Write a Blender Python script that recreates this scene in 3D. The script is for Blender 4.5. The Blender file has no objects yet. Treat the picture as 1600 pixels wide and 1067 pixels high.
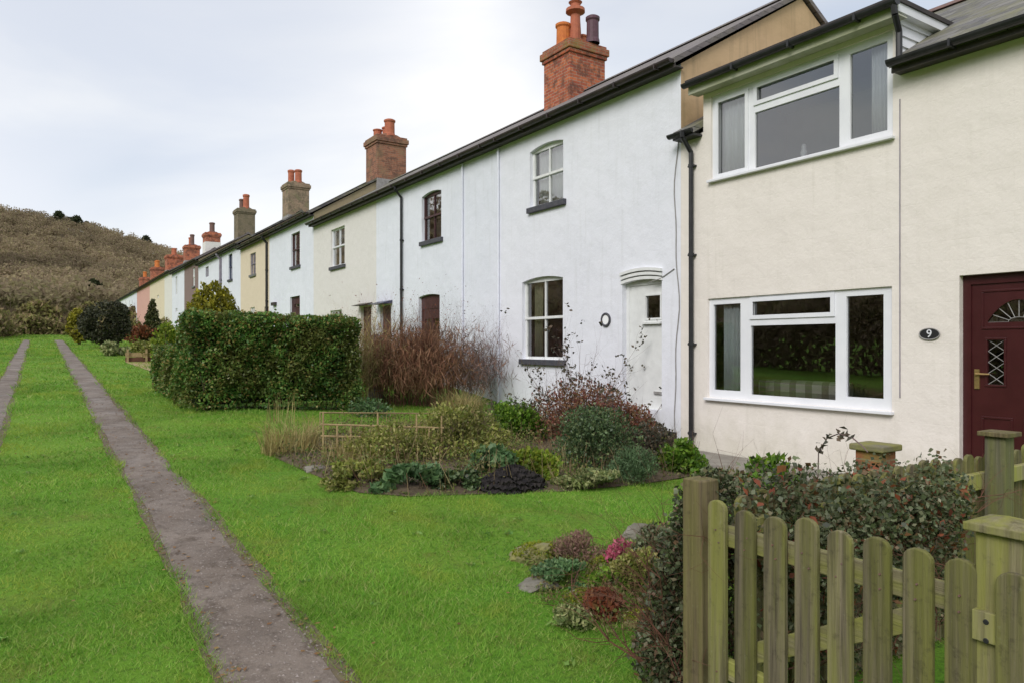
import bpy, math, random
import numpy as np
from mathutils import Vector

random.seed(7)
RNG = np.random.default_rng(11)
SC = bpy.context.scene
COL = SC.collection
R = math.radians

# ------------------------------------------------------------------ camera model
EYE = 1.55
FPX = 1130.0                       # focal length in pixels of a 1600 wide picture
HOR = 540.0
YAW = math.atan2(739.0, FPX)
CA, SA = math.cos(YAW), math.sin(YAW)
D = 8.35                           # distance of the terrace's front wall
RIDGE = 3.02

def sstep(a, b, x):
    t = np.clip((np.asarray(x, float) - a) / (b - a), 0, 1)
    return t * t * (3 - 2 * t)

def ground(x, y):
    x = np.asarray(x, float); y = np.asarray(y, float)
    plane = 0.0393 * np.clip(y, -25, 115)
    house = -0.05 + (plane + 0.05) * sstep(7.5, 17, y)
    return plane + (house - plane) * sstep(2.4, 7.0, x)

def gz(x, y):
    return float(ground(x, y))

def ypx(px, X):                    # world Y of the point of the plane x = X seen at px
    r = (px - 800.0) / FPX
    return X * (CA - r * SA) / (SA + r * CA)

def depth(x, y):
    return x * SA + y * CA

def fp(px, py, X=D):               # (Y, Z) on the plane x = X
    y = ypx(px, X)
    return y, EYE + (HOR - py) * depth(X, y) / FPX

def gp(px, py):                    # point of the ground seen at (px, py)
    r = (px - 800.0) / FPX; k = (HOR - py) / FPX
    dx = r * CA + SA; dy = -r * SA + CA
    d = 3.0
    for _ in range(60):
        f = EYE + k * d - gz(dx * d, dy * d)
        d2 = d + 0.05
        f2 = EYE + k * d2 - gz(dx * d2, dy * d2)
        g = (f2 - f) / 0.05
        d = min(max(d - f / g if abs(g) > 1e-6 else d + 1, 0.5), 120)
    return dx * d, dy * d, d

# ------------------------------------------------------------------ objects
def tag(o, label=None, cat=None, group=None, kind=None):
    if label: o['label'] = label
    if cat: o['category'] = cat
    if group: o['group'] = group
    if kind: o['kind'] = kind
    return o

def empty(name, loc, label, cat, group=None):
    o = bpy.data.objects.new(name, None)
    COL.objects.link(o); o.location = loc
    o.empty_display_size = 0.2
    return tag(o, label, cat, group)

class MB:
    def __init__(s):
        s.v = []; s.f = []; s.m = []
    def poly(s, pts, m=0):
        b = len(s.v); s.v += [tuple(p) for p in pts]
        s.f.append(tuple(range(b, b + len(pts)))); s.m.append(m)
    def box(s, x0, x1, y0, y1, z0, z1, m=0):
        b = len(s.v)
        s.v += [(x0,y0,z0),(x1,y0,z0),(x1,y1,z0),(x0,y1,z0),(x0,y0,z1),(x1,y0,z1),(x1,y1,z1),(x0,y1,z1)]
        for q in ((0,3,2,1),(4,5,6,7),(0,1,5,4),(1,2,6,5),(2,3,7,6),(3,0,4,7)):
            s.f.append(tuple(b + i for i in q)); s.m.append(m)
    def tube(s, p, q, r0, r1=None, n=8, m=0, cap=True):
        p = Vector(p); q = Vector(q); r1 = r0 if r1 is None else r1
        d = (q - p).normalized()
        a = d.orthogonal().normalized(); c = d.cross(a)
        b = len(s.v)
        for o, r in ((p, r0), (q, r1)):
            for i in range(n):
                t = 2 * math.pi * i / n
                s.v.append(tuple(o + a * (r * math.cos(t)) + c * (r * math.sin(t))))
        for i in range(n):
            j = (i + 1) % n
            s.f.append((b+i, b+j, b+n+j, b+n+i)); s.m.append(m)
        if cap:
            s.f.append(tuple(b + i for i in range(n - 1, -1, -1))); s.m.append(m)
            s.f.append(tuple(b + n + i for i in range(n))); s.m.append(m)
    def path(s, pts, r, n=6, m=0):
        for a, b in zip(pts[:-1], pts[1:]): s.tube(a, b, r, r, n, m)
    def lathe(s, c, prof, n=14, m=0):
        b = len(s.v)
        for r, z in prof:
            for i in range(n):
                t = 2 * math.pi * i / n
                s.v.append((c[0] + r * math.cos(t), c[1] + r * math.sin(t), c[2] + z))
        for k in range(len(prof) - 1):
            for i in range(n):
                j = (i + 1) % n
                s.f.append((b+k*n+i, b+k*n+j, b+(k+1)*n+j, b+(k+1)*n+i)); s.m.append(m)
        s.f.append(tuple(b + (len(prof)-1)*n + i for i in range(n))); s.m.append(m)
    def prism(s, pts, a, b, axis='x', m=0):           # pts: 2-D outline extruded along axis from a to b
        def P(u, w, t):
            return (t, u, w) if axis == 'x' else ((u, t, w) if axis == 'y' else (u, w, t))
        k = len(s.v); n = len(pts)
        s.v += [P(u, w, a) for u, w in pts] + [P(u, w, b) for u, w in pts]
        s.f.append(tuple(k + i for i in range(n))); s.m.append(m)
        s.f.append(tuple(k + n + i for i in range(n - 1, -1, -1))); s.m.append(m)
        for i in range(n):
            j = (i + 1) % n
            s.f.append((k+i, k+n+i, k+n+j, k+j)); s.m.append(m)
    def build(s, name, mats, parent=None, bevel=0, smooth=False, loc=None):
        me = bpy.data.meshes.new(name)
        off = Vector((0, 0, 0))
        if parent is not None:
            off = Vector(parent.location)
            if parent.parent is not None: off = off + Vector(parent.parent.location)
        if loc is not None: off = Vector(loc)
        me.from_pydata([tuple(Vector(v) - off) for v in s.v], [], s.f)
        mats = mats if isinstance(mats, (list, tuple)) else [mats]
        for mm in mats: me.materials.append(mm)
        me.polygons.foreach_set('material_index', s.m)
        if smooth: me.polygons.foreach_set('use_smooth', [True] * len(s.f))
        me.update()
        o = bpy.data.objects.new(name, me); COL.objects.link(o)
        if loc is not None: o.location = loc
        if parent is not None: o.parent = parent
        if bevel:
            b = o.modifiers.new('edge', 'BEVEL'); b.width = bevel; b.segments = 2; b.limit_method = 'ANGLE'
        return o

def poly_mesh(name, V, k, mat, parent=None, loc=None):   # V: (N,k,3) separate k-gons
    V = np.asarray(V, np.float32).reshape(-1, k, 3)
    off = np.zeros(3, np.float32)
    if parent is not None: off = np.array(parent.location, np.float32)
    elif loc is not None: off = np.array(loc, np.float32)
    n = len(V)
    me = bpy.data.meshes.new(name)
    me.vertices.add(n * k); me.loops.add(n * k); me.polygons.add(n)
    me.vertices.foreach_set('co', (V - off).reshape(-1))
    me.loops.foreach_set('vertex_index', np.arange(n * k, dtype=np.int32))
    me.polygons.foreach_set('loop_start', np.arange(0, n * k, k, dtype=np.int32))
    me.polygons.foreach_set('loop_total', np.full(n, k, np.int32))
    me.update(calc_edges=True); me.validate()
    me.materials.append(mat)
    o = bpy.data.objects.new(name, me); COL.objects.link(o)
    if parent is not None: o.parent = parent
    elif loc is not None: o.location = loc
    return o

def unit(a):
    return a / (np.linalg.norm(a, axis=-1, keepdims=True) + 1e-9)

def leaf_quads(C, L, W, out=None, up=0.0, rng=RNG, jit=0.35):
    n = len(C)
    d = rng.normal(size=(n, 3)); d[:, 2] += up
    if out is not None: d = d + out * 1.1
    d = unit(d)
    t = rng.normal(size=(n, 3))
    s = unit(np.cross(d, t))
    nn = np.cross(d, s)
    l = L * (1 + jit * rng.uniform(-1, 1, (n, 1))); w = W * (1 + jit * rng.uniform(-1, 1, (n, 1)))
    a = C - d * l * .5; b = C + d * l * .5 - nn * l * .12
    m = C - nn * 0 + nn * l * .06
    return np.stack([a, m + s * w * .5, b, m - s * w * .5], 1)

def seg_quads(S, r0, r1):                                # S: (N,2,3) -> three-sided twigs
    S = np.asarray(S, float).reshape(-1, 2, 3)
    n = len(S)
    r0 = np.broadcast_to(np.asarray(r0, float), (n,)).reshape(-1, 1); r1 = np.broadcast_to(np.asarray(r1, float), (n,)).reshape(-1, 1)
    d = unit(S[:, 1] - S[:, 0])
    h = np.where(np.abs(d[:, 2:3]) > .9, np.array([[1., 0, 0]]), np.array([[0., 0, 1.]]))
    a = unit(np.cross(d, h)); c = np.cross(d, a)
    qs = []
    for i in range(3):
        t0 = 2 * math.pi * i / 3; t1 = 2 * math.pi * (i + 1) / 3
        o0 = a * math.cos(t0) + c * math.sin(t0); o1 = a * math.cos(t1) + c * math.sin(t1)
        qs.append(np.stack([S[:, 0] + o0 * r0, S[:, 0] + o1 * r0, S[:, 1] + o1 * r1, S[:, 1] + o0 * r1], 1))
    return np.concatenate(qs, 0)

def grow(base, dirn, length, r, segs, rads, depth_=2, n=5, wob=.18, up=.1, kids=(2, 4)):
    p = np.array(base, float); d = unit(np.array(dirn, float))
    step = length / n
    for i in range(n):
        d = unit(d + RNG.normal(size=3) * wob + np.array([0, 0, up]))
        q = p + d * step
        ra = r * (1 - .75 * i / n); rb = r * (1 - .75 * (i + 1) / n)
        segs.append((p, q)); rads.append((ra, rb))
        if depth_ > 0 and i >= 1:
            for _ in range(random.randint(*kids) if i > 1 else 1):
                dd = unit(d + RNG.normal(size=3) * .6)
                grow(q, dd, length * random.uniform(.3, .5), rb * .6, segs, rads, depth_ - 1, max(3, n - 2), wob, up, (1, 2))
        p = q

# ------------------------------------------------------------------ materials
class NT:
    def __init__(s, name):
        s.mat = bpy.data.materials.new(name); s.mat.use_nodes = True
        s.t = s.mat.node_tree; s.t.nodes.clear()
        s.out = s.n('ShaderNodeOutputMaterial')
    def n(s, ty, **kw):
        nd = s.t.nodes.new(ty)
        for k, v in kw.items(): setattr(nd, k, v)
        return nd
    def l(s, a, b): s.t.links.new(a, b)
    def pos(s, scale=(1, 1, 1)):
        g = s.n('ShaderNodeNewGeometry')
        v = s.n('ShaderNodeVectorMath', operation='MULTIPLY'); v.inputs[1].default_value = scale
        s.l(g.outputs['Position'], v.inputs[0])
        return v.outputs[0]
    def noise(s, vec, scale, detail=4, rough=.55, dist=0):
        nz = s.n('ShaderNodeTexNoise'); nz.inputs['Scale'].default_value = scale
        nz.inputs['Detail'].default_value = detail; nz.inputs['Roughness'].default_value = rough
        nz.inputs['Distortion'].default_value = dist
        s.l(vec, nz.inputs['Vector'])
        return nz.outputs['Fac']
    def rmap(s, f, a, b, c=0., d=1.):
        m = s.n('ShaderNodeMapRange'); m.inputs[1].default_value = a; m.inputs[2].default_value = b
        m.inputs[3].default_value = c; m.inputs[4].default_value = d
        s.l(f, m.inputs[0]); return m.outputs[0]
    def mix(s, f, a, b, mode='MIX'):
        m = s.n('ShaderNodeMix', data_type='RGBA', blend_type=mode)
        if isinstance(f, (int, float)): m.inputs[0].default_value = f
        else: s.l(f, m.inputs[0])
        for v, i in ((a, 6), (b, 7)):
            if isinstance(v, (tuple, list)): m.inputs[i].default_value = (*v[:3], 1)
            else: s.l(v, m.inputs[i])
        return m.outputs[2]
    def math(s, op, a, b=None):
        m = s.n('ShaderNodeMath', operation=op)
        for i, v in enumerate((a, b)):
            if v is None: continue
            if isinstance(v, (int, float)): m.inputs[i].default_value = v
            else: s.l(v, m.inputs[i])
        return m.outputs[0]
    def bump(s, h, strength, dist=.02, prev=None):
        b = s.n('ShaderNodeBump'); b.inputs['Strength'].default_value = strength; b.inputs['Distance'].default_value = dist
        s.l(h, b.inputs['Height'])
        if prev is not None: s.l(prev, b.inputs['Normal'])
        return b.outputs[0]
    def bsdf(s, col, rough=.7, normal=None, spec=.4, metal=0.):
        p = s.n('ShaderNodeBsdfPrincipled')
        if isinstance(col, (tuple, list)): p.inputs['Base Color'].default_value = (*col[:3], 1)
        else: s.l(col, p.inputs['Base Color'])
        if isinstance(rough, (int, float)): p.inputs['Roughness'].default_value = rough
        else: s.l(rough, p.inputs['Roughness'])
        p.inputs['Specular IOR Level'].default_value = spec; p.inputs['Metallic'].default_value = metal
        if normal is not None: s.l(normal, p.inputs['Normal'])
        return p.outputs[0]
    def done(s, sh):
        s.l(sh, s.out.inputs[0]); return s.mat

def m_plain(name, c, c2=None, scale=6, rough=.6, bump=0, bscale=60, spec=.4, metal=0):
    t = NT(name); v = t.pos()
    col = c
    if c2: col = t.mix(t.rmap(t.noise(v, scale, 5), .35, .65), c, c2)
    nrm = t.bump(t.noise(v, bscale, 4), bump, .01) if bump else None
    return t.done(t.bsdf(col, rough, nrm, spec, metal))

def m_render(name, c, stain, dirt, courses=False, amt=.5, rough=.8):
    """painted render: slight patchiness, weather streaks and a trowelled surface"""
    t = NT(name); v = t.pos()
    a = t.mix(t.rmap(t.noise(v, .9, 6, .6), .35, .7, 0, amt), c, stain)
    st = t.noise(t.pos((5, 5, .35)), 1.6, 5, .6)
    a = t.mix(t.rmap(st, .56, .8, 0, .5 * amt), a, dirt)
    sp = t.noise(v, 14, 6, .7)
    a = t.mix(t.rmap(sp, .66, .8, 0, .45 * amt), a, dirt)
    fl = t.rmap(t.noise(v, 5.5, 8, .72), .67, .70, 0, .35 * amt)
    a = t.mix(fl, a, (c[0] * .8, c[1] * .79, c[2] * .76))
    sz = t.n('ShaderNodeSeparateXYZ'); t.l(v, sz.inputs[0])
    hh = t.math('ADD', sz.outputs[2], t.math('MULTIPLY', t.noise(t.pos((2.2, 2.2, 1.2)), 1.5, 6, .7), -1.5))
    a = t.mix(t.rmap(hh, -.75, -.15, .55 * min(1, amt * 1.5), 0), a, (c[0] * .62, c[1] * .63, c[2] * .52))
    dr = t.noise(t.pos((11, 11, .5)), 1.0, 4, .55)
    a = t.mix(t.rmap(dr, .60, .78, 0, .38 * amt), a, dirt)
    b = t.bump(t.noise(v, 34, 6, .65), .28, .012)
    b = t.bump(t.noise(v, 3.2, 4, .5), .35, .06, b)
    if courses:
        sx = t.n('ShaderNodeSeparateXYZ'); t.l(v, sx.inputs[0])
        cb = t.n('ShaderNodeCombineXYZ'); t.l(t.math('ADD', sx.outputs[0], sx.outputs[1]), cb.inputs[0]); t.l(sx.outputs[2], cb.inputs[1])
        br = t.n('ShaderNodeTexBrick'); t.l(cb.outputs[0], br.inputs['Vector'])
        br.inputs['Scale'].default_value = 1; br.inputs['Brick Width'].default_value = .46; br.inputs['Row Height'].default_value = .225
        br.inputs['Mortar Size'].default_value = .006; br.inputs['Mortar Smooth'].default_value = .8
        t.l(b, t.t.nodes.new('NodeReroute').inputs[0])
        b = t.bump(t.math('SUBTRACT', 1., br.outputs['Fac']), .12, .008, b)
        a = t.mix(t.math('MULTIPLY', br.outputs['Fac'], .05), a, (c[0] * .72, c[1] * .7, c[2] * .66))
    return t.done(t.bsdf(a, rough, b, .3))

def m_brick(name, c1, c2, mortar, dark, w=.225, h=.075, moss=None):
    t = NT(name); v = t.pos()
    sx = t.n('ShaderNodeSeparateXYZ'); t.l(v, sx.inputs[0])
    cb = t.n('ShaderNodeCombineXYZ'); t.l(t.math('ADD', sx.outputs[0], sx.outputs[1]), cb.inputs[0]); t.l(sx.outputs[2], cb.inputs[1])
    br = t.n('ShaderNodeTexBrick'); t.l(cb.outputs[0], br.inputs['Vector'])
    br.inputs['Scale'].default_value = 1; br.inputs['Brick Width'].default_value = w; br.inputs['Row Height'].default_value = h
    br.inputs['Mortar Size'].default_value = .008; br.inputs['Mortar Smooth'].default_value = .3
    br.inputs['Color1'].default_value = (*c1, 1); br.inputs['Color2'].default_value = (*c2, 1); br.inputs['Mortar'].default_value = (*mortar, 1)
    a = t.mix(t.rmap(t.noise(v, 4.2, 6, .7), .47, .6, 0, .85), br.outputs['Color'], dark)
    a = t.mix(t.rmap(t.noise(v, 22, 4), .5, .8, 0, .5), a, (c1[0] * 1.25, c1[1] * 1.3, c1[2] * 1.3))
    if moss: a = t.mix(t.rmap(t.noise(v, 2.2, 5), .5, .68, 0, .8), a, moss)
    b = t.bump(br.outputs['Fac'], -.5, .012)
    b = t.bump(t.noise(v, 60, 4), .35, .01, b)
    return t.done(t.bsdf(a, .85, b, .25))

def m_slate(name, c1, c2, moss, amt=.6, w=.28, h=.12):
    t = NT(name); v = t.pos()
    sx = t.n('ShaderNodeSeparateXYZ'); t.l(v, sx.inputs[0])
    cb = t.n('ShaderNodeCombineXYZ'); t.l(sx.outputs[1], cb.inputs[0]); t.l(sx.outputs[2], cb.inputs[1])
    br = t.n('ShaderNodeTexBrick'); t.l(cb.outputs[0], br.inputs['Vector'])
    br.inputs['Scale'].default_value = 1; br.inputs['Brick Width'].default_value = w; br.inputs['Row Height'].default_value = h
    br.inputs['Mortar Size'].default_value = .006
    br.inputs['Color1'].default_value = (*c1, 1); br.inputs['Color2'].default_value = (*c2, 1)
    br.inputs['Mortar'].default_value = (c1[0] * .45, c1[1] * .45, c1[2] * .45, 1)
    a = t.mix(t.rmap(t.noise(v, 2.2, 6, .65), .45, .7, 0, amt), br.outputs['Color'], moss)
    a = t.mix(t.rmap(t.noise(v, 11, 5, .7), .55, .8, 0, .5), a, (.33, .32, .3))
    b = t.bump(br.outputs['Fac'], -.6, .012)
    b = t.bump(t.noise(v, 18, 5), .3, .015, b)
    return t.done(t.bsdf(a, .7, b, .35))

def m_leaf(name, cols, trans=.3, rough=.5, patch=2.5, amt=.5, alt=None):
    t = NT(name)
    g = t.n('ShaderNodeNewGeometry')
    cr = t.n('ShaderNodeValToRGB'); e = cr.color_ramp
    while len(e.elements) < len(cols): e.elements.new(.5)
    for i, c in enumerate(cols):
        e.elements[i].position = i / max(1, len(cols) - 1); e.elements[i].color = (*c, 1)
    t.l(g.outputs['Random Per Island'], cr.inputs[0])
    pn = t.rmap(t.noise(t.pos(), patch, 3), .3, .7, 1 - amt, 1 + amt * .6)
    vm = t.n('ShaderNodeVectorMath', operation='SCALE'); t.l(cr.outputs[0], vm.inputs[0]); t.l(pn, vm.inputs['Scale'])
    col = vm.outputs[0]
    if alt:
        col = t.mix(t.rmap(t.noise(t.pos(), .55, 4, .6), .40, .57, 0, .9), col, alt[0], 'MULTIPLY')
        col = t.mix(t.rmap(t.noise(t.pos((1, .6, 1)), 1.7, 4, .6), .50, .64, 0, .75), col, alt[1])
        col = t.mix(t.rmap(t.noise(t.pos(), 9, 3, .6), .6, .75, 0, .5), col, alt[2])
    a = t.bsdf(col, rough, None, .3)
    if trans <= 0: return t.done(a)
    tr = t.n('ShaderNodeBsdfTranslucent'); t.l(col, tr.inputs[0])
    mx = t.n('ShaderNodeMixShader'); mx.inputs[0].default_value = trans
    t.l(a, mx.inputs[1]); t.l(tr.outputs[0], mx.inputs[2])
    return t.done(mx.outputs[0])

def m_wood(name, c1, c2, algae, amt=.7, axis=2):
    t = NT(name)
    sc = [48, 48, 48]; sc[axis] = 1.3
    gr = t.noise(t.pos(sc), 1.0, 6, .65, .5)
    a = t.mix(t.rmap(gr, .38, .62), c1, c2)
    sc2 = [17, 17, 17]; sc2[axis] = 1.0
    a = t.mix(t.rmap(t.noise(t.pos(sc2), 1.0, 5, .6), .38, .62, 0, amt), a, algae)
    a = t.mix(t.rmap(t.noise(t.pos(), 26, 5, .7), .56, .75, 0, .6), a, (c1[0] * .5, c1[1] * .5, c1[2] * .5))
    a = t.mix(t.rmap(t.noise(t.pos(), 45, 5, .7), .62, .74, 0, .35), a, (.26, .27, .17))
    oi = t.n('ShaderNodeObjectInfo'); vm = t.n('ShaderNodeVectorMath', operation='SCALE'); t.l(a, vm.inputs[0]); t.l(t.rmap(oi.outputs['Random'], 0, 1, .72, 1.22), vm.inputs['Scale'])
    b = t.bump(gr, .9, .008)
    return t.done(t.bsdf(vm.outputs[0], .85, b, .2))

def m_glass(name, tint=(.93, .96, .96), refl=(1, 1, 1)):
    t = NT(name)
    tr = t.n('ShaderNodeBsdfTransparent'); tr.inputs[0].default_value = (*tint, 1)
    gl = t.n('ShaderNodeBsdfGlossy'); gl.inputs['Roughness'].default_value = .01; gl.inputs[0].default_value = (*refl, 1)
    b = t.bump(t.noise(t.pos(), 1.6, 2), .02, .05); t.l(b, gl.inputs['Normal'])
    fr = t.n('ShaderNodeFresnel'); fr.inputs[0].default_value = 1.55
    mx = t.n('ShaderNodeMixShader'); t.l(t.math('MULTIPLY_ADD', fr.outputs[0], 3.0), mx.inputs[0])
    mx.inputs[0].links[0].from_node.inputs[2].default_value = .02
    t.l(tr.outputs[0], mx.inputs[1]); t.l(gl.outputs[0], mx.inputs[2])
    return t.done(mx.outputs[0])

def m_grass_ground(name):
    t = NT(name); v = t.pos()
    a = t.mix(t.rmap(t.noise(v, .5, 5), .35, .65), (.10, .24, .02), (.16, .29, .03))
    a = t.mix(t.rmap(t.noise(v, 2.6, 5), .52, .72, 0, .7), a, (.17, .19, .035))
    a = t.mix(t.rmap(t.noise(v, 30, 5), .5, .75, 0, .7), a, (.03, .06, .012))
    b = t.bump(t.noise(v, 40, 5, .7), .8, .03)
    return t.done(t.bsdf(a, .9, b, .15))

def m_track(name):
    t = NT(name); v = t.pos()
    a = t.mix(t.rmap(t.noise(v, 1.3, 6), .35, .68), (.135, .104, .082), (.225, .183, .152))
    a = t.mix(t.rmap(t.noise(v, 7, 6, .7), .48, .66, 0, .85), a, (.085, .062, .046))
    vo = t.n('ShaderNodeTexVoronoi'); vo.inputs['Scale'].default_value = 45; t.l(v, vo.inputs['Vector'])
    a = t.mix(t.rmap(t.noise(v, 55, 3), .6, .7, 0, .55), a, (.40, .36, .33))
    b = t.bump(vo.outputs['Distance'], .25, .01)
    b = t.bump(t.noise(v, 22, 6, .7), .5, .03, b)
    return t.done(t.bsdf(a, t.rmap(t.noise(v, 3, 4), .35, .7, .5, .9), b, .35))

MT = dict(
    white=m_render('white_render', (.775, .785, .845), (.70, .715, .775), (.47, .48, .46), amt=.5),
    white2=m_render('old_white_render', (.755, .775, .845), (.66, .685, .755), (.46, .48, .47), amt=.55),
    cream=m_render('cream_blockwork', (.79, .735, .68), (.74, .685, .625), (.52, .49, .41), True, .5),
    pale=m_render('pale_cream_render', (.725, .70, .67), (.675, .65, .62), (.5, .5, .44), amt=.4),
    yellow=m_render('yellow_cream_render', (.70, .60, .455), (.64, .55, .41), (.48, .44, .33), amt=.4),
    pink=m_render('pink_render', (.62, .36, .31), (.56, .32, .28), (.45, .3, .26), amt=.4),
    mauve=m_render('mauve_brown_render', (.24, .17, .155), (.20, .15, .14), (.15, .12, .11), amt=.4),
    peb=m_render('brown_pebbledash', (.58, .41, .24), (.46, .32, .18), (.22, .17, .10), amt=.9),
    peb2=m_render('mossy_pebbledash', (.36, .29, .19), (.28, .25, .14), (.2, .19, .1), amt=.9),
    brick=m_brick('red_brick', (.54, .16, .07), (.30, .07, .045), (.34, .26, .2), (.12, .06, .045)),
    brick_moss=m_brick('red_brick_mossy_cap', (.36, .11, .06), (.28, .085, .05), (.26, .22, .15), (.14, .08, .05), moss=(.20, .19, .045)),
    brick2=m_brick('orange_brown_brick', (.36, .15, .09), (.19, .085, .06), (.28, .21, .15), (.11, .065, .05), moss=(.24, .17, .10)),
    brick3=m_brick('tan_brick', (.34, .24, .165), (.22, .155, .11), (.3, .24, .18), (.12, .105, .07), moss=(.22, .2, .11)),
    brick4=m_brick('dull_brown_brick', (.2, .16, .10), (.16, .13, .09), (.24, .2, .15), (.12, .11, .07)),
    slate=m_slate('grey_slate', (.14, .125, .13), (.18, .155, .155), (.19, .17, .11), .5),
    slate_moss=m_slate('mossy_slate', (.085, .082, .085), (.20, .19, .18), (.17, .165, .065), .85),
    tile=m_slate('red_tile', (.30, .10, .06), (.25, .08, .05), (.2, .12, .07), .4),
    terra=m_plain('terracotta', (.46, .15, .08), (.36, .11, .065), 9, .8, .3),
    orange=m_plain('orange_terracotta', (.62, .2, .045), (.5, .14, .04), 9, .8, .3),
    purple=m_plain('purple_brown_clay', (.11, .05, .07), (.08, .04, .05), 9, .6, .2),
    dkpot=m_plain('sooty_clay', (.13, .09, .08), (.2, .1, .08), 9, .8, .3),
    lead=m_plain('grey_lead', (.34, .33, .32), (.24, .23, .22), 12, .6),
    black=m_plain('black_plastic', (.018, .018, .02), (.03, .03, .033), 7, .35),
    gutter=m_plain('dark_brown_gutter', (.03, .022, .022), (.05, .035, .033), 4, .45),
    fascia=m_plain('dark_fascia', (.035, .03, .03), (.055, .045, .04), 5, .6),
    fascia_green=m_plain('weathered_white_fascia', (.52, .52, .43), (.37, .385, .25), 2.2, .6),
    upvc=m_plain('white_window_plastic', (.80, .81, .84), (.74, .75, .79), 3, .28),
    wood_white=m_plain('white_painted_wood', (.76, .77, .76), (.69, .70, .69), 8, .45, .15, 120),
    brown_wood=m_plain('dark_red_brown_wood', (.075, .028, .028), (.05, .02, .02), 8, .4),
    navy=m_plain('dark_blue_paint', (.03, .04, .09), (.04, .05, .1), 8, .4),
    sill=m_plain('dark_slate_sill', (.055, .055, .07), (.085, .085, .095), 16, .6, .3),
    greysill=m_plain('grey_stone_sill', (.13, .135, .13), (.2, .2, .19), 14, .8, .3),
    door_red=m_plain('dark_red_door', (.058, .013, .014), (.047, .010, .011), 5, .3, .05, 200),
    brass=m_plain('worn_brass', (.55, .38, .16), (.4, .28, .12), 30, .35, metal=.8),
    glass=m_glass('window_glass'),
    lace=m_plain('net_curtain_cloth', (.90, .91, .91), (.84, .85, .86), 4, .9),
    curtain=m_plain('pale_curtain_cloth', (.86, .90, .89), (.80, .85, .85), 3, .9),
    curtain_yel=m_plain('pale_yellow_curtain_cloth', (.72, .70, .46), (.62, .6, .4), 3, .9),
    room=m_plain('brown_room_wall', (.22, .135, .105), (.17, .11, .085), 2, .9),
    room_pale=m_plain('sky_tinted_room_wall', (.58, .65, .74), (.53, .6, .68), 2, .9),  # pale blue put into the wall colour for sky reflected in the dormer glass
    soil=m_plain('dark_soil', (.07, .05, .033), (.12, .09, .055), 9, .95, .9, 25),
    peat=m_plain('black_compost', (.012, .010, .012), (.03, .024, .022), 20, .9, .9, 40),
    paving=m_plain('grey_paving', (.2, .18, .155), (.28, .26, .22), 4, .85, .4, 30),
    stone=m_plain('grey_stone', (.24, .22, .19), (.13, .12, .09), 7, .9, .6, 18),
    moss_stone=m_plain('yellow_mossy_stone', (.17, .155, .11), (.22, .21, .05), 5, .95, .8, 30),
    bark=m_plain('brown_bark', (.075, .048, .033), (.12, .085, .06), 20, .9),
    cane=m_plain('bamboo_cane', (.40, .30, .15), (.28, .2, .1), 14, .7),
    dead=m_plain('rusty_stalk', (.15, .065, .04), (.10, .045, .03), 6, .9),
    mauve_twig=m_plain('mauve_twig', (.125, .085, .08), (.17, .125, .115), 6, .9),
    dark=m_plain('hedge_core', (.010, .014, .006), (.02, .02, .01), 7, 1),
    panel=m_plain('grey_mauve_panel', (.26, .235, .28), (.19, .17, .205), 5, .7),
    fence=m_wood('mossy_fence_wood', (.072, .060, .042), (.20, .17, .11), (.18, .185, .04), .75),
    rail=m_wood('mossy_rail_wood', (.17, .15, .085), (.29, .26, .15), (.26, .27, .06), .8, 1),
    fence2=m_wood('pale_green_fence_wood', (.18, .16, .085), (.30, .27, .15), (.28, .285, .06), .8),
    post=m_wood('grey_green_post_wood', (.10, .096, .062), (.17, .16, .10), (.16, .17, .05), .75),
    gpost=m_wood('tan_post_wood', (.085, .066, .04), (.175, .135, .078), (.125, .12, .035), .7),
    vsoil=m_plain('trodden_earth', (.10, .075, .05), (.15, .125, .07), 14, .95, .9, 30),
    grit=m_plain('grit', (.30, .26, .24), (.17, .14, .12), 30, .9), 
    ground=m_grass_ground('short_turf'), track=m_track('track_dirt'),
)
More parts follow.
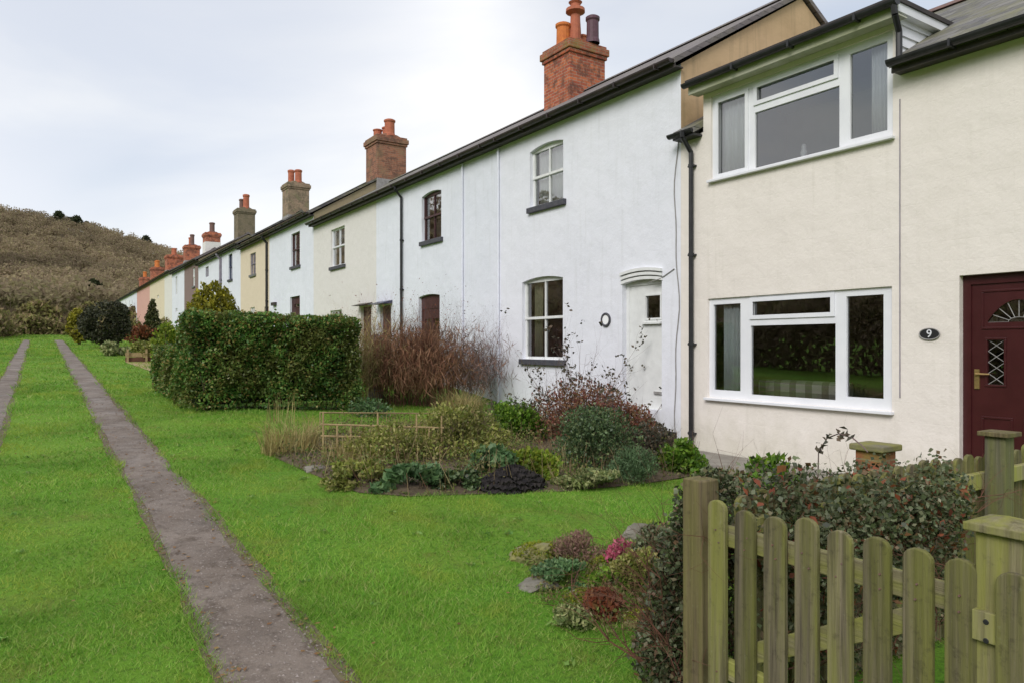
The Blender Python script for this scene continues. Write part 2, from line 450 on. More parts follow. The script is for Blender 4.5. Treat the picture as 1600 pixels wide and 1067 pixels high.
LEAF = dict(
    grass=m_leaf('grass_blade', [(.10, .245, .024), (.17, .38, .035), (.24, .45, .055), (.32, .47, .075), (.40, .41, .15)], .4, .55, .8, .3, ((.80, .87, .8), (.34, .42, .06), (.33, .28, .10))),
    hedge=m_leaf('hedge_leaf', [(0.058, 0.129, 0.029), (0.100, 0.229, 0.042), (0.156, 0.312, 0.062), (0.270, 0.343, 0.083), (0.354, 0.208, 0.073)], .3, .42, 2.2, .5, ((.7, .75, .7), (.13, .14, .035), (.17, .10, .035))),
    golden=m_leaf('golden_conifer_leaf', [(0.127, 0.132, 0.011), (0.253, 0.241, 0.018), (0.414, 0.356, 0.034)], .3, .6, 3.5, .6),
    darkbush=m_leaf('dark_bush_leaf', [(.028, .032, .018), (.045, .05, .024), (.075, .072, .034)], .1, .6, 2, .4),
    conifer=m_leaf('conifer_leaf', [(0.035, 0.049, 0.014), (0.063, 0.077, 0.020), (0.105, 0.098, 0.028)], .15, .6, 3, .5),
    lime=m_leaf('yellow_green_leaf', [(0.100, 0.175, 0.019), (0.200, 0.288, 0.027), (0.338, 0.375, 0.050)], .4, .5, 3, .5),
    bright=m_leaf('bright_green_leaf', [(0.063, 0.140, 0.017), (0.126, 0.252, 0.025), (0.238, 0.350, 0.042)], .35, .45, 3, .5),
    olive=m_leaf('olive_leaf', [(.10, .13, .022), (.21, .25, .045), (.31, .31, .08), (.38, .34, .14)], .3, .55, 3, .5),
    straw=m_leaf('dry_straw', [(.26, .20, .07), (.40, .32, .13), (.52, .44, .2), (.2, .22, .06)], .3, .7, 3, .4),
    red=m_leaf('red_purple_leaf', [(.15, .05, .04), (.24, .08, .06), (.22, .13, .06), (.34, .17, .11), (.16, .15, .05)], .3, .5, 3, .5),
    deep=m_leaf('deep_green_leaf', [(.035, .065, .025), (.065, .115, .045), (.11, .17, .07), (.17, .21, .09)], .2, .4, 4, .5),
    greyball=m_leaf('grey_green_leaf', [(0.048, 0.096, 0.040), (0.096, 0.168, 0.072), (0.160, 0.240, 0.112)], .2, .6, 4, .4),
    ivy=m_leaf('ivy_leaf', [(.04, .055, .022), (.075, .10, .04), (.13, .16, .075), (.2, .22, .13), (.17, .09, .045)], .15, .4, 3.5, .6),
    rust=m_leaf('rusty_leaf', [(0.156, 0.039, 0.023), (0.260, 0.078, 0.033), (0.182, 0.104, 0.039)], .25, .6, 4, .4),
    rose=m_leaf('dull_rose_leaf', [(0.045, 0.053, 0.038), (0.090, 0.083, 0.053), (0.150, 0.105, 0.068)], .2, .6, 4, .4),
    heath=m_leaf('heather_leaf', [(0.216, 0.121, 0.101), (0.324, 0.189, 0.155), (0.189, 0.176, 0.068)], .2, .7, 6, .4),
    pink=m_leaf('pink_petal', [(0.396, 0.060, 0.132), (0.540, 0.096, 0.192), (0.600, 0.240, 0.264)], .3, .5, 6, .3),
    variegated=m_leaf('variegated_leaf', [(0.115, 0.172, 0.057), (0.253, 0.299, 0.103), (0.483, 0.483, 0.230), (0.057, 0.103, 0.023)], .35, .5, 4, .4),
    bluegreen=m_leaf('blue_green_leaf', [(.06, .12, .045), (.10, .19, .075), (.19, .29, .12)], .3, .45, 4, .4),
    twig=m_leaf('rusty_twig', [(0.163, 0.073, 0.046), (0.277, 0.130, 0.073), (0.342, 0.195, 0.114), (0.146, 0.098, 0.048)], .1, .8, 3, .4),
    mtwig=m_leaf('mauve_twig_fine', [(0.188, 0.133, 0.125), (0.296, 0.219, 0.204), (0.235, 0.156, 0.133), (0.140, 0.110, 0.077)], .1, .8, 3, .4),
    cover=m_leaf('low_mixed_leaf', [(.06, .10, .025), (.11, .18, .03), (.19, .26, .05), (.26, .24, .09), (.13, .085, .045), (.30, .27, .11), (.09, .14, .03)], .35, .6, 1.5, .5),
    stalk=m_leaf('dead_stalk', [(.30, .23, .11), (.18, .09, .05), (.40, .33, .17), (.13, .08, .05)], .1, .8, 3, .3),
    weed=m_leaf('weed_leaf', [(.10, .22, .04), (.15, .30, .05), (.22, .36, .08), (.27, .30, .09)], .3, .5, 3, .3),
    moss=m_leaf('moss_tuft', [(.16, .22, .015), (.27, .30, .025), (.21, .21, .03)], .25, .9, 5, .4),
    wood=m_leaf('bare_wood_crown', [(0.306, 0.234, 0.156), (0.348, 0.270, 0.180), (0.342, 0.288, 0.168), (0.312, 0.270, 0.138)], .45, .9, .03, .5),
    evergreen=m_leaf('far_evergreen', [(.025, .04, .014), (.05, .06, .02)], .1, .8, .1, .4),
    bramble=m_leaf('bramble_leaf', [(0.242, 0.176, 0.094), (0.319, 0.242, 0.132), (0.275, 0.264, 0.088), (0.165, 0.165, 0.050)], .3, .8, .8, .45),
    litter=m_leaf('fallen_leaf', [(.18, .09, .04), (.28, .17, .07), (.12, .06, .035)], .1, .8, 3, .3),
)

# ------------------------------------------------------------------ world, sun, camera
def make_world():
    w = bpy.data.worlds.new('World'); SC.world = w; w.use_nodes = True
    t = w.node_tree; t.nodes.clear()
    n = lambda ty, **k: [setattr(x, a, b) or x for x in [t.nodes.new(ty)] for a, b in (k or {'label': ''}).items()][0]
    out = t.nodes.new('ShaderNodeOutputWorld'); bg = t.nodes.new('ShaderNodeBackground')
    sky = t.nodes.new('ShaderNodeTexSky'); sky.sky_type = 'NISHITA'; sky.sun_disc = False
    sky.sun_elevation = R(36); sky.sun_rotation = math.atan2(SUN.x, SUN.y)
    sky.air_density = 1; sky.dust_density = 1.5; sky.ozone_density = 1
    tc = t.nodes.new('ShaderNodeTexCoord')
    def L(a, b): t.links.new(a, b)
    def noise(sc, det, mapscale, loc=(0, 0, 0), rough=.55):
        mp = t.nodes.new('ShaderNodeMapping'); mp.inputs['Scale'].default_value = mapscale; mp.inputs['Location'].default_value = loc
        L(tc.outputs['Generated'], mp.inputs[0])
        z = t.nodes.new('ShaderNodeTexNoise'); z.inputs['Scale'].default_value = sc; z.inputs['Detail'].default_value = det; z.inputs['Roughness'].default_value = rough
        z.inputs['Distortion'].default_value = .5
        L(mp.outputs[0], z.inputs['Vector']); return z.outputs['Fac']
    def rmap(f, a, b, c, d):
        m = t.nodes.new('ShaderNodeMapRange'); m.interpolation_type = 'SMOOTHSTEP'
        for i, v in enumerate((a, b, c, d)): m.inputs[i + 1].default_value = v
        L(f, m.inputs[0]); return m.outputs[0]
    def mix(f, a, b):
        m = t.nodes.new('ShaderNodeMix'); m.data_type = 'RGBA'
        L(f, m.inputs[0])
        for v, i in ((a, 6), (b, 7)):
            if isinstance(v, tuple): m.inputs[i].default_value = (*v, 1)
            else: L(v, m.inputs[i])
        return m.outputs[2]
    cover = rmap(noise(1.05, 4, (1, 1, 2.0), SKYLOC, .5), .38, .60, .5, 1.)
    def patch(px, py, a, b, c, d):                     # a brighter or clearer part of the sky round one direction
        r = (px - 800) / FPX; v = Vector((r * CA + SA, -r * SA + CA, (HOR - py) / FPX)).normalized()
        m = t.nodes.new('ShaderNodeVectorMath'); m.operation = 'DOT_PRODUCT'; m.inputs[1].default_value = v
        L(tc.outputs['Generated'], m.inputs[0]); return rmap(m.outputs['Value'], a, b, c, d)
    def op(o, a, b):
        m = t.nodes.new('ShaderNodeMath'); m.operation = o; L(a, m.inputs[0]); L(b, m.inputs[1]); return m.outputs[0]
    streak = op('ADD', noise(1.3, 6, (1, 1, 3.2), (3.1, .4, .2), .55), patch(780, 40, .80, .985, -.02, .13))
    streak = op('ADD', streak, patch(40, 260, .90, .99, 0., -.04))
    shade = rmap(streak, .33, .60, 0., 1.)
    cover = op('MULTIPLY', cover, patch(260, -20, .93, .998, 1., .72))
    cover = op('MULTIPLY', cover, patch(1120, -40, .95, .998, 1., .6))
    cloud = mix(shade, CLOUD_DARK, CLOUD_LIGHT)
    col = mix(cover, sky.outputs[0], cloud)
    L(col, bg.inputs[0]); bg.inputs[1].default_value = .1
    L(bg.outputs[0], out.inputs[0])

SUN = Vector((-.72, -.38, .59)).normalized()
SKYLOC = (.3, .55, .1)
CLOUD_DARK = (6.6, 6.8, 7.3)
CLOUD_LIGHT = (8.0, 7.95, 7.9)
make_world()
sl = bpy.data.lights.new('sun', 'SUN'); sl.energy = 1.5; sl.angle = R(24); sl.color = (1., .975, .945)
so = bpy.data.objects.new('sun', sl); COL.objects.link(so)
so.rotation_euler = (-SUN).to_track_quat('-Z', 'Y').to_euler(); so.location = (-20, -10, 25)
cam = bpy.data.cameras.new('camera'); cam.sensor_width = 36; cam.lens = FPX / 1600 * 36
cam.shift_y = (HOR - 533.5) / 1600; cam.clip_start = .05; cam.clip_end = 3000
co = bpy.data.objects.new('camera', cam); COL.objects.link(co)
co.location = (0, 0, EYE); co.rotation_euler = (R(90), 0, -YAW)
SC.camera = co
SC.view_settings.view_transform = 'Standard'; SC.view_settings.look = 'None'
SC.view_settings.exposure = 0.47; SC.view_settings.gamma = 1

# ------------------------------------------------------------------ ground, hill, tracks
def ridge_tan(phi):
    deg = np.degrees(phi)
    return np.interp(deg, [-180, -150, -120, -90, -60, -25, -8, -2.1, 2, 5, 8.1, 14, 25, 60, 120, 180],
                          [.05, .12, .2, .23, .22, .19, .160, .142, .131, .121, .107, .085, .06, .03, .03, .05])

def hill_z(x, y):
    r = np.hypot(x, y); phi = np.arctan2(x, y)
    base = ground(x, y)
    t = sstep(118, 380, r) ** .9
    top = EYE + ridge_tan(phi) * np.minimum(r, 385)
    bumps = 1.6 * np.sin(x * .045 + 1) * np.sin(y * .038) * t
    return base + (top - base) * t + bumps

def polar(name, radii, angs, zf, mat):
    rr, aa = np.meshgrid(radii, angs, indexing='ij')
    x = rr * np.sin(aa); y = rr * np.cos(aa); z = zf(x, y)
    n, m = rr.shape
    V = np.stack([x, y, z], -1).reshape(-1, 3)
    F = []
    for i in range(n - 1):
        for j in range(m):
            k = (j + 1) % m
            F.append((i*m+j, i*m+k, (i+1)*m+k, (i+1)*m+j))
    me = bpy.data.meshes.new(name); me.from_pydata(V.tolist(), [], F); me.materials.append(mat)
    me.polygons.foreach_set('use_smooth', [True] * len(F)); me.update()
    o = bpy.data.objects.new(name, me); COL.objects.link(o)
    return tag(o, kind='structure')

angs = np.radians(np.arange(0, 360, 2.0))
polar('ground', np.concatenate([[.02], np.geomspace(.4, 132, 90)]), angs, ground, MT['ground'])
polar('hill', np.concatenate([np.linspace(126, 385, 30), [450, 700, 1400]]), angs,
      lambda x, y: hill_z(x, y) - .25 + np.where(np.hypot(x, y) > 400, -.02 * (np.hypot(x, y) - 400), 0),
      m_plain('hill_floor', (.17, .135, .08), (.22, .175, .11), .05, .95, .4, .5))

def track(x0, x1, seed):
    rg = np.random.default_rng(seed)
    ys = np.concatenate([np.arange(-3, 12, .07), np.arange(12, 47.5, .14)])
    def wob(scale):
        a = np.zeros(len(ys))
        for f in (.6, 1.3, 2.9, 6.1, 13.): a += rg.uniform(.5, 1) * np.sin(ys * f + rg.uniform(0, 6)) / f ** .7
        return a * scale * np.interp(ys, [0, 8, 30], [1, 1, .6])
    a = x0 + wob(.018); b = x1 + wob(.018)
    mb = MB(); nx = 7
    for i in range(len(ys) - 1):
        for k in range(nx):
            q = []
            for (yy, aa, bb, kk) in ((ys[i], a[i], b[i], k), (ys[i], a[i], b[i], k+1), (ys[i+1], a[i+1], b[i+1], k+1), (ys[i+1], a[i+1], b[i+1], k)):
                xx = aa + (bb - aa) * kk / nx
                q.append((xx, yy, gz(xx, yy) + .006))
            mb.poly(q)
    return tag(mb.build('track', MT['track'], smooth=True), kind='structure')
def verge(x0, x1, seed):
    """bare, trodden earth along the edges of a wheel track, under the grass"""
    rg = np.random.default_rng(seed); ys = np.arange(-3, 47.5, .12); mb = MB()
    w = lambda: sum(rg.uniform(.5, 1) * np.sin(ys * f + rg.uniform(0, 6)) / f ** .6 for f in (.9, 2.1, 4.7, 9.)) * .02
    a = x0 - .045 + w(); b = x1 + .06 + w()
    for i in range(len(ys) - 1):
        mb.poly([(a[i], ys[i], gz(a[i], ys[i]) + .003), (b[i], ys[i], gz(b[i], ys[i]) + .003), (b[i+1], ys[i+1], gz(b[i+1], ys[i+1]) + .003), (a[i+1], ys[i+1], gz(a[i+1], ys[i+1]) + .003)])
    tag(mb.build('verge', MT['vsoil']), kind='structure')
verge(-.72, -.41, 8); verge(.69, 1.10, 9)
track(-.72, -.41, 3)
track(.69, 1.10, 4)

# ------------------------------------------------------------------ houses
def facade(mb, X, ya, yb, za, zb, holes, dep=.1, m=0, mr=0, void=()):
    ys = sorted({ya, yb} | {h[0] for h in holes} | {h[1] for h in holes} | {v for q in void for v in q[:2]})
    zs = sorted({za, zb} | {h[2] for h in holes} | {h[3] for h in holes} | {v for q in void for v in q[2:4]})
    ys = [y for y in ys if ya <= y <= yb]; zs = [z for z in zs if za <= z <= zb]
    inside = lambda y, z: any(h[0] < y < h[1] and h[2] < z < h[3] for h in list(holes) + list(void))
    for i in range(len(ys) - 1):
        for k in range(len(zs) - 1):
            if inside((ys[i] + ys[i+1]) / 2, (zs[k] + zs[k+1]) / 2): continue
            mb.poly([(X, ys[i], zs[k]), (X, ys[i], zs[k+1]), (X, ys[i+1], zs[k+1]), (X, ys[i+1], zs[k])], m)
    for h in holes:
        y0, y1, z0, z1 = h[:4]; arc = h[4] if len(h) > 4 else 0
        X2 = X + dep
        mb.poly([(X, y0, z0), (X2, y0, z0), (X2, y0, z1), (X, y0, z1)], mr)
        mb.poly([(X, y1, z0), (X, y1, z1), (X2, y1, z1), (X2, y1, z0)], mr)
        mb.poly([(X, y0, z0), (X, y1, z0), (X2, y1, z0), (X2, y0, z0)], mr)
        n = 10 if arc else 1
        c = (y0 + y1) / 2; hw = (y1 - y0) / 2
        za_ = lambda y: z1 - arc * ((y - c) / hw) ** 2
        for i in range(n):
            p = y0 + (y1 - y0) * i / n; q = y0 + (y1 - y0) * (i + 1) / n
            mb.poly([(X, p, za_(p)), (X2, p, za_(p)), (X2, q, za_(q)), (X, q, za_(q))], mr)
            if arc: mb.poly([(X, p, za_(p)), (X, p, z1), (X, q, z1), (X, q, za_(q))], m)

def rect(pxl, pxr, pt, pb, ref='r'):
    """opening seen between px columns; top and bottom rows read at the column named by ref"""
    ya = ypx(pxr, D); yb = ypx(pxl, D)
    p = pxr if ref == 'r' else pxl
    return [ya, yb, fp(p, pb)[1], fp(p, pt)[1]]

def window(house, h, mat, recess=.07, cols=2, rows=2, bar=.028, frame=.05, split=.5, sash=True, sill=None, sillm='sill', sill_over=.1, sill_h=.11, glass=True, arc=0):
    y0, y1, z0, z1 = h[:4]
    X = D + recess
    mb = MB(); holes = []
    zm = z0 + (z1 - z0) * split
    bands = [(z0 + frame, zm - .025, X + .0), (zm + .025, z1 - frame - arc, X)] if rows == 2 else [(z0 + frame, z1 - frame - arc, X)]
    if z1 - z0 < .3: bands = [(z0 + frame, z1 - frame, X)]
    w = (y1 - y0 - 2 * frame - bar * (cols - 1)) / cols
    for (a, b, _) in bands:
        for i in range(cols):
            s = y0 + frame + i * (w + bar)
            holes.append((s, s + w, a, b))
    facade(mb, X, y0 - .01, y1 + .01, z0 - .01, z1 + .01, holes, .05)
    if sash and rows == 2:                                        # upper sash stands a little proud of the lower
        mb.box(X - .018, X, y0, y1, zm - .02, zm + .03)
        mb.box(X - .012, X, y0, y0 + frame * .7, zm + .03, z1 - arc); mb.box(X - .012, X, y1 - frame * .7, y1, zm + .03, z1 - arc)
    wo = mb.build('window', mat, house)
    g = MB()
    for q in holes: g.poly([(X + .03, q[0], q[2]), (X + .03, q[0], q[3]), (X + .03, q[1], q[3]), (X + .03, q[1], q[2])])
    go = g.build('pane', MT['glass'], None, loc=wo.matrix_world.translation); 
    _child(go, wo, house)
    if sill:
        s = MB(); s.box(D - .075, D + recess, y0 - sill_over, y1 + sill_over * .3, z0 - sill_h, z0 - .002)
        so_ = s.build('sill', MT[sillm], None, bevel=.008); _child(so_, wo, house)
    return wo

def _child(o, parent, house):
    """o was built in world coordinates; hang it on a part that sits at its house's origin"""
    off = Vector(house.location)
    me = o.data
    co_ = np.empty(len(me.vertices) * 3, np.float32); me.vertices.foreach_get('co', co_)
    co_ = co_.reshape(-1, 3) + np.array(o.location, np.float32) - np.array(off, np.float32)
    me.vertices.foreach_set('co', co_.reshape(-1)); me.update()
    o.location = (0, 0, 0); o.parent = parent

def sub(mb, name, mat, parent, house, **kw):
    o = mb.build(name, mat, None, **kw); _child(o, parent, house); return o

def roof(house, y0, y1, ze, mat, pitch=.589, over0=.05, over1=.05, depth_=6.04, ridge_mat=None, cut=None):
    X0 = D - .2; XR = D + depth_ / 2; zr = ze + .06 + (XR - X0) * pitch
    th = .09
    mb = MB()
    def slope(ya, yb, xa, xb):
        z = lambda x: ze + .06 + (x - X0) * pitch
        mb.prism([(xa, z(xa)), (xb, z(xb)), (xb, z(xb) - th), (xa, z(xa) - th)], ya, yb, 'y')
    if cut:
        (ca, cb, xm) = cut
        slope(y0 - over0, ca, X0, XR); slope(cb, y1 + over1, X0, XR); slope(ca, cb, xm, XR)
    else:
        slope(y0 - over0, y1 + over1, X0, XR)
    XB = D + depth_ + .2
    mb.prism([(XR, zr), (XB, zr - (XB - XR) * pitch), (XB, zr - (XB - XR) * pitch - th), (XR, zr - th)], y0 - over0, y1 + over1, 'y')
    ro = mb.build('roof', mat, house)
    r = MB()
    n = max(2, int((y1 - y0) / .45))
    for i in range(n):                                            # ridge tiles
        a = y0 + (y1 - y0) * i / n
        r.prism([(XR - .15, zr - .05), (XR, zr + .06), (XR + .15, zr - .05)], a + .004, a + (y1 - y0) / n - .004, 'y')
    sub(r, 'ridge_tiles', ridge_mat or mat, ro, house)
    return ro, XR, zr

def gutter(house, y0, y1, ze, mat='gutter'):
    g = MB(); X = D - .26
    pts = [(X + .065 * math.cos(t), ze + .03 + .065 * math.sin(t)) for t in np.linspace(math.pi, 2 * math.pi, 9)]
    pts += [(X + .055, ze + .03), (X - .055, ze + .03)]
    g.prism(pts, y0, y1, 'y')
    y = y0 + .3
    while y < y1:
        g.box(X - .07, X + .1, y, y + .025, ze - .045, ze + .035); y += .95
    g.build('gutter', MT[mat], house)
    f = MB(); f.box(D - .19, D - .165, y0, y1, ze - .09, ze + .05); f.box(D - .165, D - .002, y0, y1, ze - .075, ze - .055)
    f.build('fascia', MT['fascia'], house)

def downpipe(house, y, ze, zb, mat='black', r=.034, X=None, swan=True):
    X = X or D - .06
    p = MB()
    if swan: p.path([(D - .25, y, ze - .02), (D - .24, y, ze - .12), (X, y, ze - .32)], r, 8)
    p.tube((X, y, ze - .3 if swan else ze), (X, y, zb), r, r, 10)
    z = zb + .25
    while z < ze - .4:
        p.tube((X, y, z), (X, y, z + .05), r * 1.25, r * 1.25, 10)
        p.box(X - .01, D, y - r * 1.7, y + r * 1.7, z + .01, z + .035); z += 1.35
    p.build('downpipe', MT[mat], house)

def chimney(house, yc, zb, zt, mats, pots, w=1.1, dx=1.1, cap=True, XC=None, band=None, capm=None):
    """stack on the ridge with an oversailing cap; pots: (dy, dx, radius, height, material, flared)"""
    XC = XC or D + RIDGE
    c = MB()
    c.box(XC - dx/2, XC + dx/2, yc - w/2, yc + w/2, zb - .9, zt - .34)
    if cap:
        c.box(XC - dx/2 - .04, XC + dx/2 + .04, yc - w/2 - .04, yc + w/2 + .04, zt - .34, zt - .25)
        c.box(XC - dx/2 - .08, XC + dx/2 + .08, yc - w/2 - .08, yc + w/2 + .08, zt - .25, zt - .08, 1)
        c.box(XC - dx/2 - .03, XC + dx/2 + .03, yc - w/2 - .03, yc + w/2 + .03, zt - .08, zt, 1)
        c.prism([(XC - dx/2 + .1, zt), (XC + dx/2 - .1, zt), (XC + .25, zt + .1), (XC - .25, zt + .1)], yc - w/2 + .1, yc + w/2 - .1, 'y', 1)
    ro = c.build('chimney', [MT[mats], MT[capm or mats]], house, bevel=.012)
    if band:
        b = MB(); b.box(XC - dx/2 - .015, XC + dx/2 + .015, yc - w/2 - .015, yc + w/2 + .015, zb - .3, zb + band[0])
        sub(b, 'render_band', MT[band[1]], ro, house)
    else:
        b = MB(); b.box(XC - dx/2 - .012, XC + dx/2 + .012, yc - w/2 - .012, yc + w/2 + .012, zb - .9, zb - .05)
        sub(b, 'flashing', MT['lead'], ro, house)
    for (dy, dxx, r, h, mm, fl) in pots:
        p = MB()
        pr = [(r * 1.12, 0), (r * 1.08, h * .1), (r * .98, h * .18), (r * .95, h * .8), (r * 1.12, h * .86), (r * 1.12, h * .95), (r * .8, h), (r * .78, h - .12), (.01, h - .14)]
        if fl: pr = [(r * 1.1, 0), (r, h * .15), (r * .8, h * .6), (r * .78, h * .72), (r * 1.55, h * .78), (r * 1.5, h * .85), (r * .8, h * .88), (r * .8, h * .95), (r * 1.1, h), (.01, h - .03)]
        p.lathe((XC + dxx, yc + dy, zt + .03), pr, 14)
        sub(p, 'chimney_pot', MT[mm], ro, house, smooth=False)
    return ro

def shell(house, y0, y1, zg, ze, holes, wm, gm0=None, gm1=None, dep=.1, pitch=.589, depth_=6.04, void=(), ztop=None, dark_in=True):
    mb = MB()
    facade(mb, D, y0, y1, zg, ztop or ze, holes, dep, 0, 0, void)
    XB = D + depth_; XR = D + depth_ / 2; zr = ze - .03 + (XR - D + .1) * pitch
    mb.poly([(XB, y0, zg), (XB, y1, zg), (XB, y1, ze), (XB, y0, ze)])
    mb.poly([(D, y0, zg), (XB, y0, zg), (XB, y0, ze), (XR, y0, zr), (D, y0, ze)], 1)
    mb.poly([(D, y1, zg), (D, y1, ze), (XR, y1, zr), (XB, y1, ze), (XB, y1, zg)], 2)
    mb.build('wall', [MT[wm], MT[gm0 or wm], MT[gm1 or wm]], house)
    if dark_in:
        b = MB()
        zf = zg + (ze - zg) * .52
        x0 = D + dep + .06
        for za, zb in ((zg + .1, zf - .06), (zf + .06, ze - .05)):
            xe = D + 3.4
            b.poly([(xe, y0 + .1, za), (xe, y1 - .1, za), (xe, y1 - .1, zb), (xe, y0 + .1, zb)])
            b.poly([(x0, y0 + .1, za), (xe, y0 + .1, za), (xe, y0 + .1, zb), (x0, y0 + .1, zb)])
            b.poly([(x0, y1 - .1, za), (xe, y1 - .1, za), (xe, y1 - .1, zb), (x0, y1 - .1, zb)])
            b.poly([(x0, y0 + .1, za), (xe, y0 + .1, za), (xe, y1 - .1, za), (x0, y1 - .1, za)])
            b.poly([(x0, y0 + .1, zb), (xe, y0 + .1, zb), (xe, y1 - .1, zb), (x0, y1 - .1, zb)])
        b.build('interior', MT['room'], house)

def panel_door(house, h, mat, glaze=None, recess=.09, framem=None, fw=.06, transom=0, handle=None):
    y0, y1, z0, z1 = h[:4]; X = D + recess
    f = MB(); holes = [(y0 + fw, y1 - fw, z0 + .001, z1 - fw - transom)]
    facade(f, X, y0 - .01, y1 + .01, z0, z1 + .01, holes, .05)
    fo = f.build('door_frame', framem or mat, house)
    d = MB(); a, b, zt = y0 + fw, y1 - fw, z1 - fw - transom
    gl = [glaze] if glaze and not isinstance(glaze[0], (tuple, list)) else (glaze or [])
    facade(d, X + .02, a, b, z0, zt, gl, .03)
    for g in gl:                                                  # beading round each light
        for (p, q, r, s) in ((g[0]-.025, g[1]+.025, g[2]-.03, g[2]), (g[0]-.025, g[1]+.025, g[3], g[3]+.025), (g[0]-.025, g[0], g[2], g[3]), (g[1], g[1]+.025, g[2], g[3])):
            d.box(X + .005, X + .02, p, q, r, s)
    do = d.build('door', mat, house)
    for g in gl:
        m = MB(); m.poly([(X + .04, g[0], g[2]), (X + .04, g[0], g[3]), (X + .04, g[1], g[3]), (X + .04, g[1], g[2])])
        sub(m, 'pane', MT['glass'], do, house)
    return do, fo

def curtain(name, label, y0, y1, z0, z1, X, mat, folds=9, amp=.025):
    mb = MB(); n = folds * 8
    P = []
    for i in range(n + 1):
        t = i / n; P.append((X + amp * math.sin(t * folds * 2 * math.pi) + .4 * amp * math.sin(t * folds * 3.1), y0 + (y1 - y0) * t))
    for i in range(n):
        (xa, ya), (xb, yb) = P[i], P[i+1]
        mb.poly([(xa, ya, z0), (xa, ya, z1), (xb, yb, z1), (xb, yb, z0)])
    o = mb.build(name, mat, None, smooth=True, loc=(X, (y0+y1)/2, z0))
    s = o.modifiers.new('cloth', 'SOLIDIFY'); s.thickness = .004
    return tag(o, label, 'curtain')

GA = ypx(1064, D)            # party wall cream / white
GB = ypx(779, D); GC = ypx(588, D); GD = ypx(490, D); GE = ypx(421, D); GF = ypx(376, D); GG = ypx(345, D); GH = ypx(310, D)
GI = ypx(288, D); GJ = ypx(269, D); GK = ypx(257, D); GL = ypx(234, D); GM = ypx(214, D); GN = ypx(200, D); GO = ypx(179, D)
ZE_A, ZE_D, ZE_F, ZE_H, ZE_K = EYE + 4.36, EYE + 4.78, EYE + 5.02, EYE + 5.36, EYE + 5.58
ROW = 'cottages in the long terrace'

def zr(ze): return ze + .06 + 3.22 * .589

# ---- white cottage next to the cream house
zg = -.3
wA = empty('cottage', (D, (GA + GB) / 2, gz(D - .3, 9)), 'white cottage with white door, sash windows and red brick chimney, joined to the cream house', 'house', ROW)
uA = rect(828, 880, 213, 312); lA = rect(816, 879.5, 428, 562)
dA = rect(972, 1034, 418, 641)
shell(wA, GA, GB, zg, ZE_A + .02, [(*uA, .07), (*lA, .07), (*dA, .07)], 'white', 'peb', 'white', dep=.13)
roof(wA, GA, GB, ZE_A, MT['slate'], over0=.07, over1=0); gutter(wA, GA - .05, GB, ZE_A)
def shutin(h): return h
window(wA, uA, MT['wood_white'], .085, 2, 2, sill=True, arc=.045)
window(wA, lA, MT['wood_white'], .085, 2, 2, sill=True, arc=.045)
y_, z_ = ypx(1022, D), 0
dg = (ypx(1022.5, D) - .02, ypx(1000, D) - .02, fp(1010, 497)[1], fp(1010, 462)[1])
do, fo = panel_door(wA, [dA[0], dA[1], dA[2], dA[3]], MT['wood_white'], dg, .1, transom=.17, fw=.075)
m = MB(); m.box(D + .06, D + .12, dg[0] - .05, dg[1] + .06, dg[2] - .1, dg[2] - .065); 
sub(m, 'door_ledge', MT['wood_white'], do, wA)
m = MB(); yl, zl = fp(1020, 614); m.box(D + .095, D + .12, yl - .11, yl + .08, zl - .02, zl + .025); sub(m, 'letter_plate', MT['lead'], do, wA)
m = MB(); m.box(D + .02, D + .1, dA[0] - .02, dA[1] - .05, dA[2] - .16, dA[2] - .002); m.build('doorstep', MT['brick'], wA)
m = MB()                                                            # stepped hood moulding over the door
for k, (dz, o_) in enumerate(((.0, .03), (.07, .06), (.14, .1))):
    n = 8; c = (dA[0] + dA[1]) / 2; hw = (dA[1] - dA[0]) / 2 + .02
    for i in range(n):
        a = -1 + 2 * i / n; b = -1 + 2 * (i + 1) / n
        za = dA[3] - .16 + dz - .05 * a * a; zb = dA[3] - .16 + dz - .05 * b * b
        m.prism([(c + a * hw, za), (c + b * hw, zb), (c + b * hw, zb + .05), (c + a * hw, za + .05)], D - o_ * .5, D + .1 - o_ * .3, 'x')
m.build('door_hood', MT['wood_white'], wA)
m = MB()                                                            # cable and old pipe painted with the wall
for px in (779.5, 724):
    yy = ypx(px, D); m.tube((D - .03, yy, ZE_A - .1), (D - .03, yy, 0.2), .022, .022, 8)
m2 = MB(); yy = ypx(779.5, D) - .02; m2.tube((D - .03, yy, ZE_A - .1), (D - .03, yy, -.2), .03, .03, 8); m2.build('painted_pipe', MT['white2'], wA)
m = MB(); yy = ypx(1058, D); pts = [(D - .012, yy + .04 * math.sin(z * 2.1) + .02 * math.sin(z * 5), z) for z in np.linspace(ZE_A - 1.2, .1, 24)]
pts += []
m.path(pts, .009, 5)
m.path([(D - .012, yy + .05, 2.75), (D - .012, yy + .35, 2.62), (D - .012, yy + .6, 2.58)], .008, 5)
m.build('cable', MT['lead'], wA)
m = MB(); yy = ypx(1046, D); m.box(D - .02, D + .05, yy - .16, yy + .16, -.02, .2); m.build('air_vent', MT['black'], wA)
yc = 14.5
chimney(wA, yc, zr(ZE_A) - .3, EYE + 7.5, 'brick', [(ypx(880, D + RIDGE - .25) - yc, -.25, .18, .62, 'orange', False), (ypx(899, D + RIDGE) - yc, 0, .16, 1.15, 'terra', True), (ypx(910, D + RIDGE + .3) - yc, .3, .12, .42, 'terra', False), (ypx(926, D + RIDGE + .2) - yc, .2, .16, .68, 'purple', False)], 1.08, 1.12, capm='brick_moss')
tag(wA.children[-1], 'red brick chimney with mossy cap and four pots')

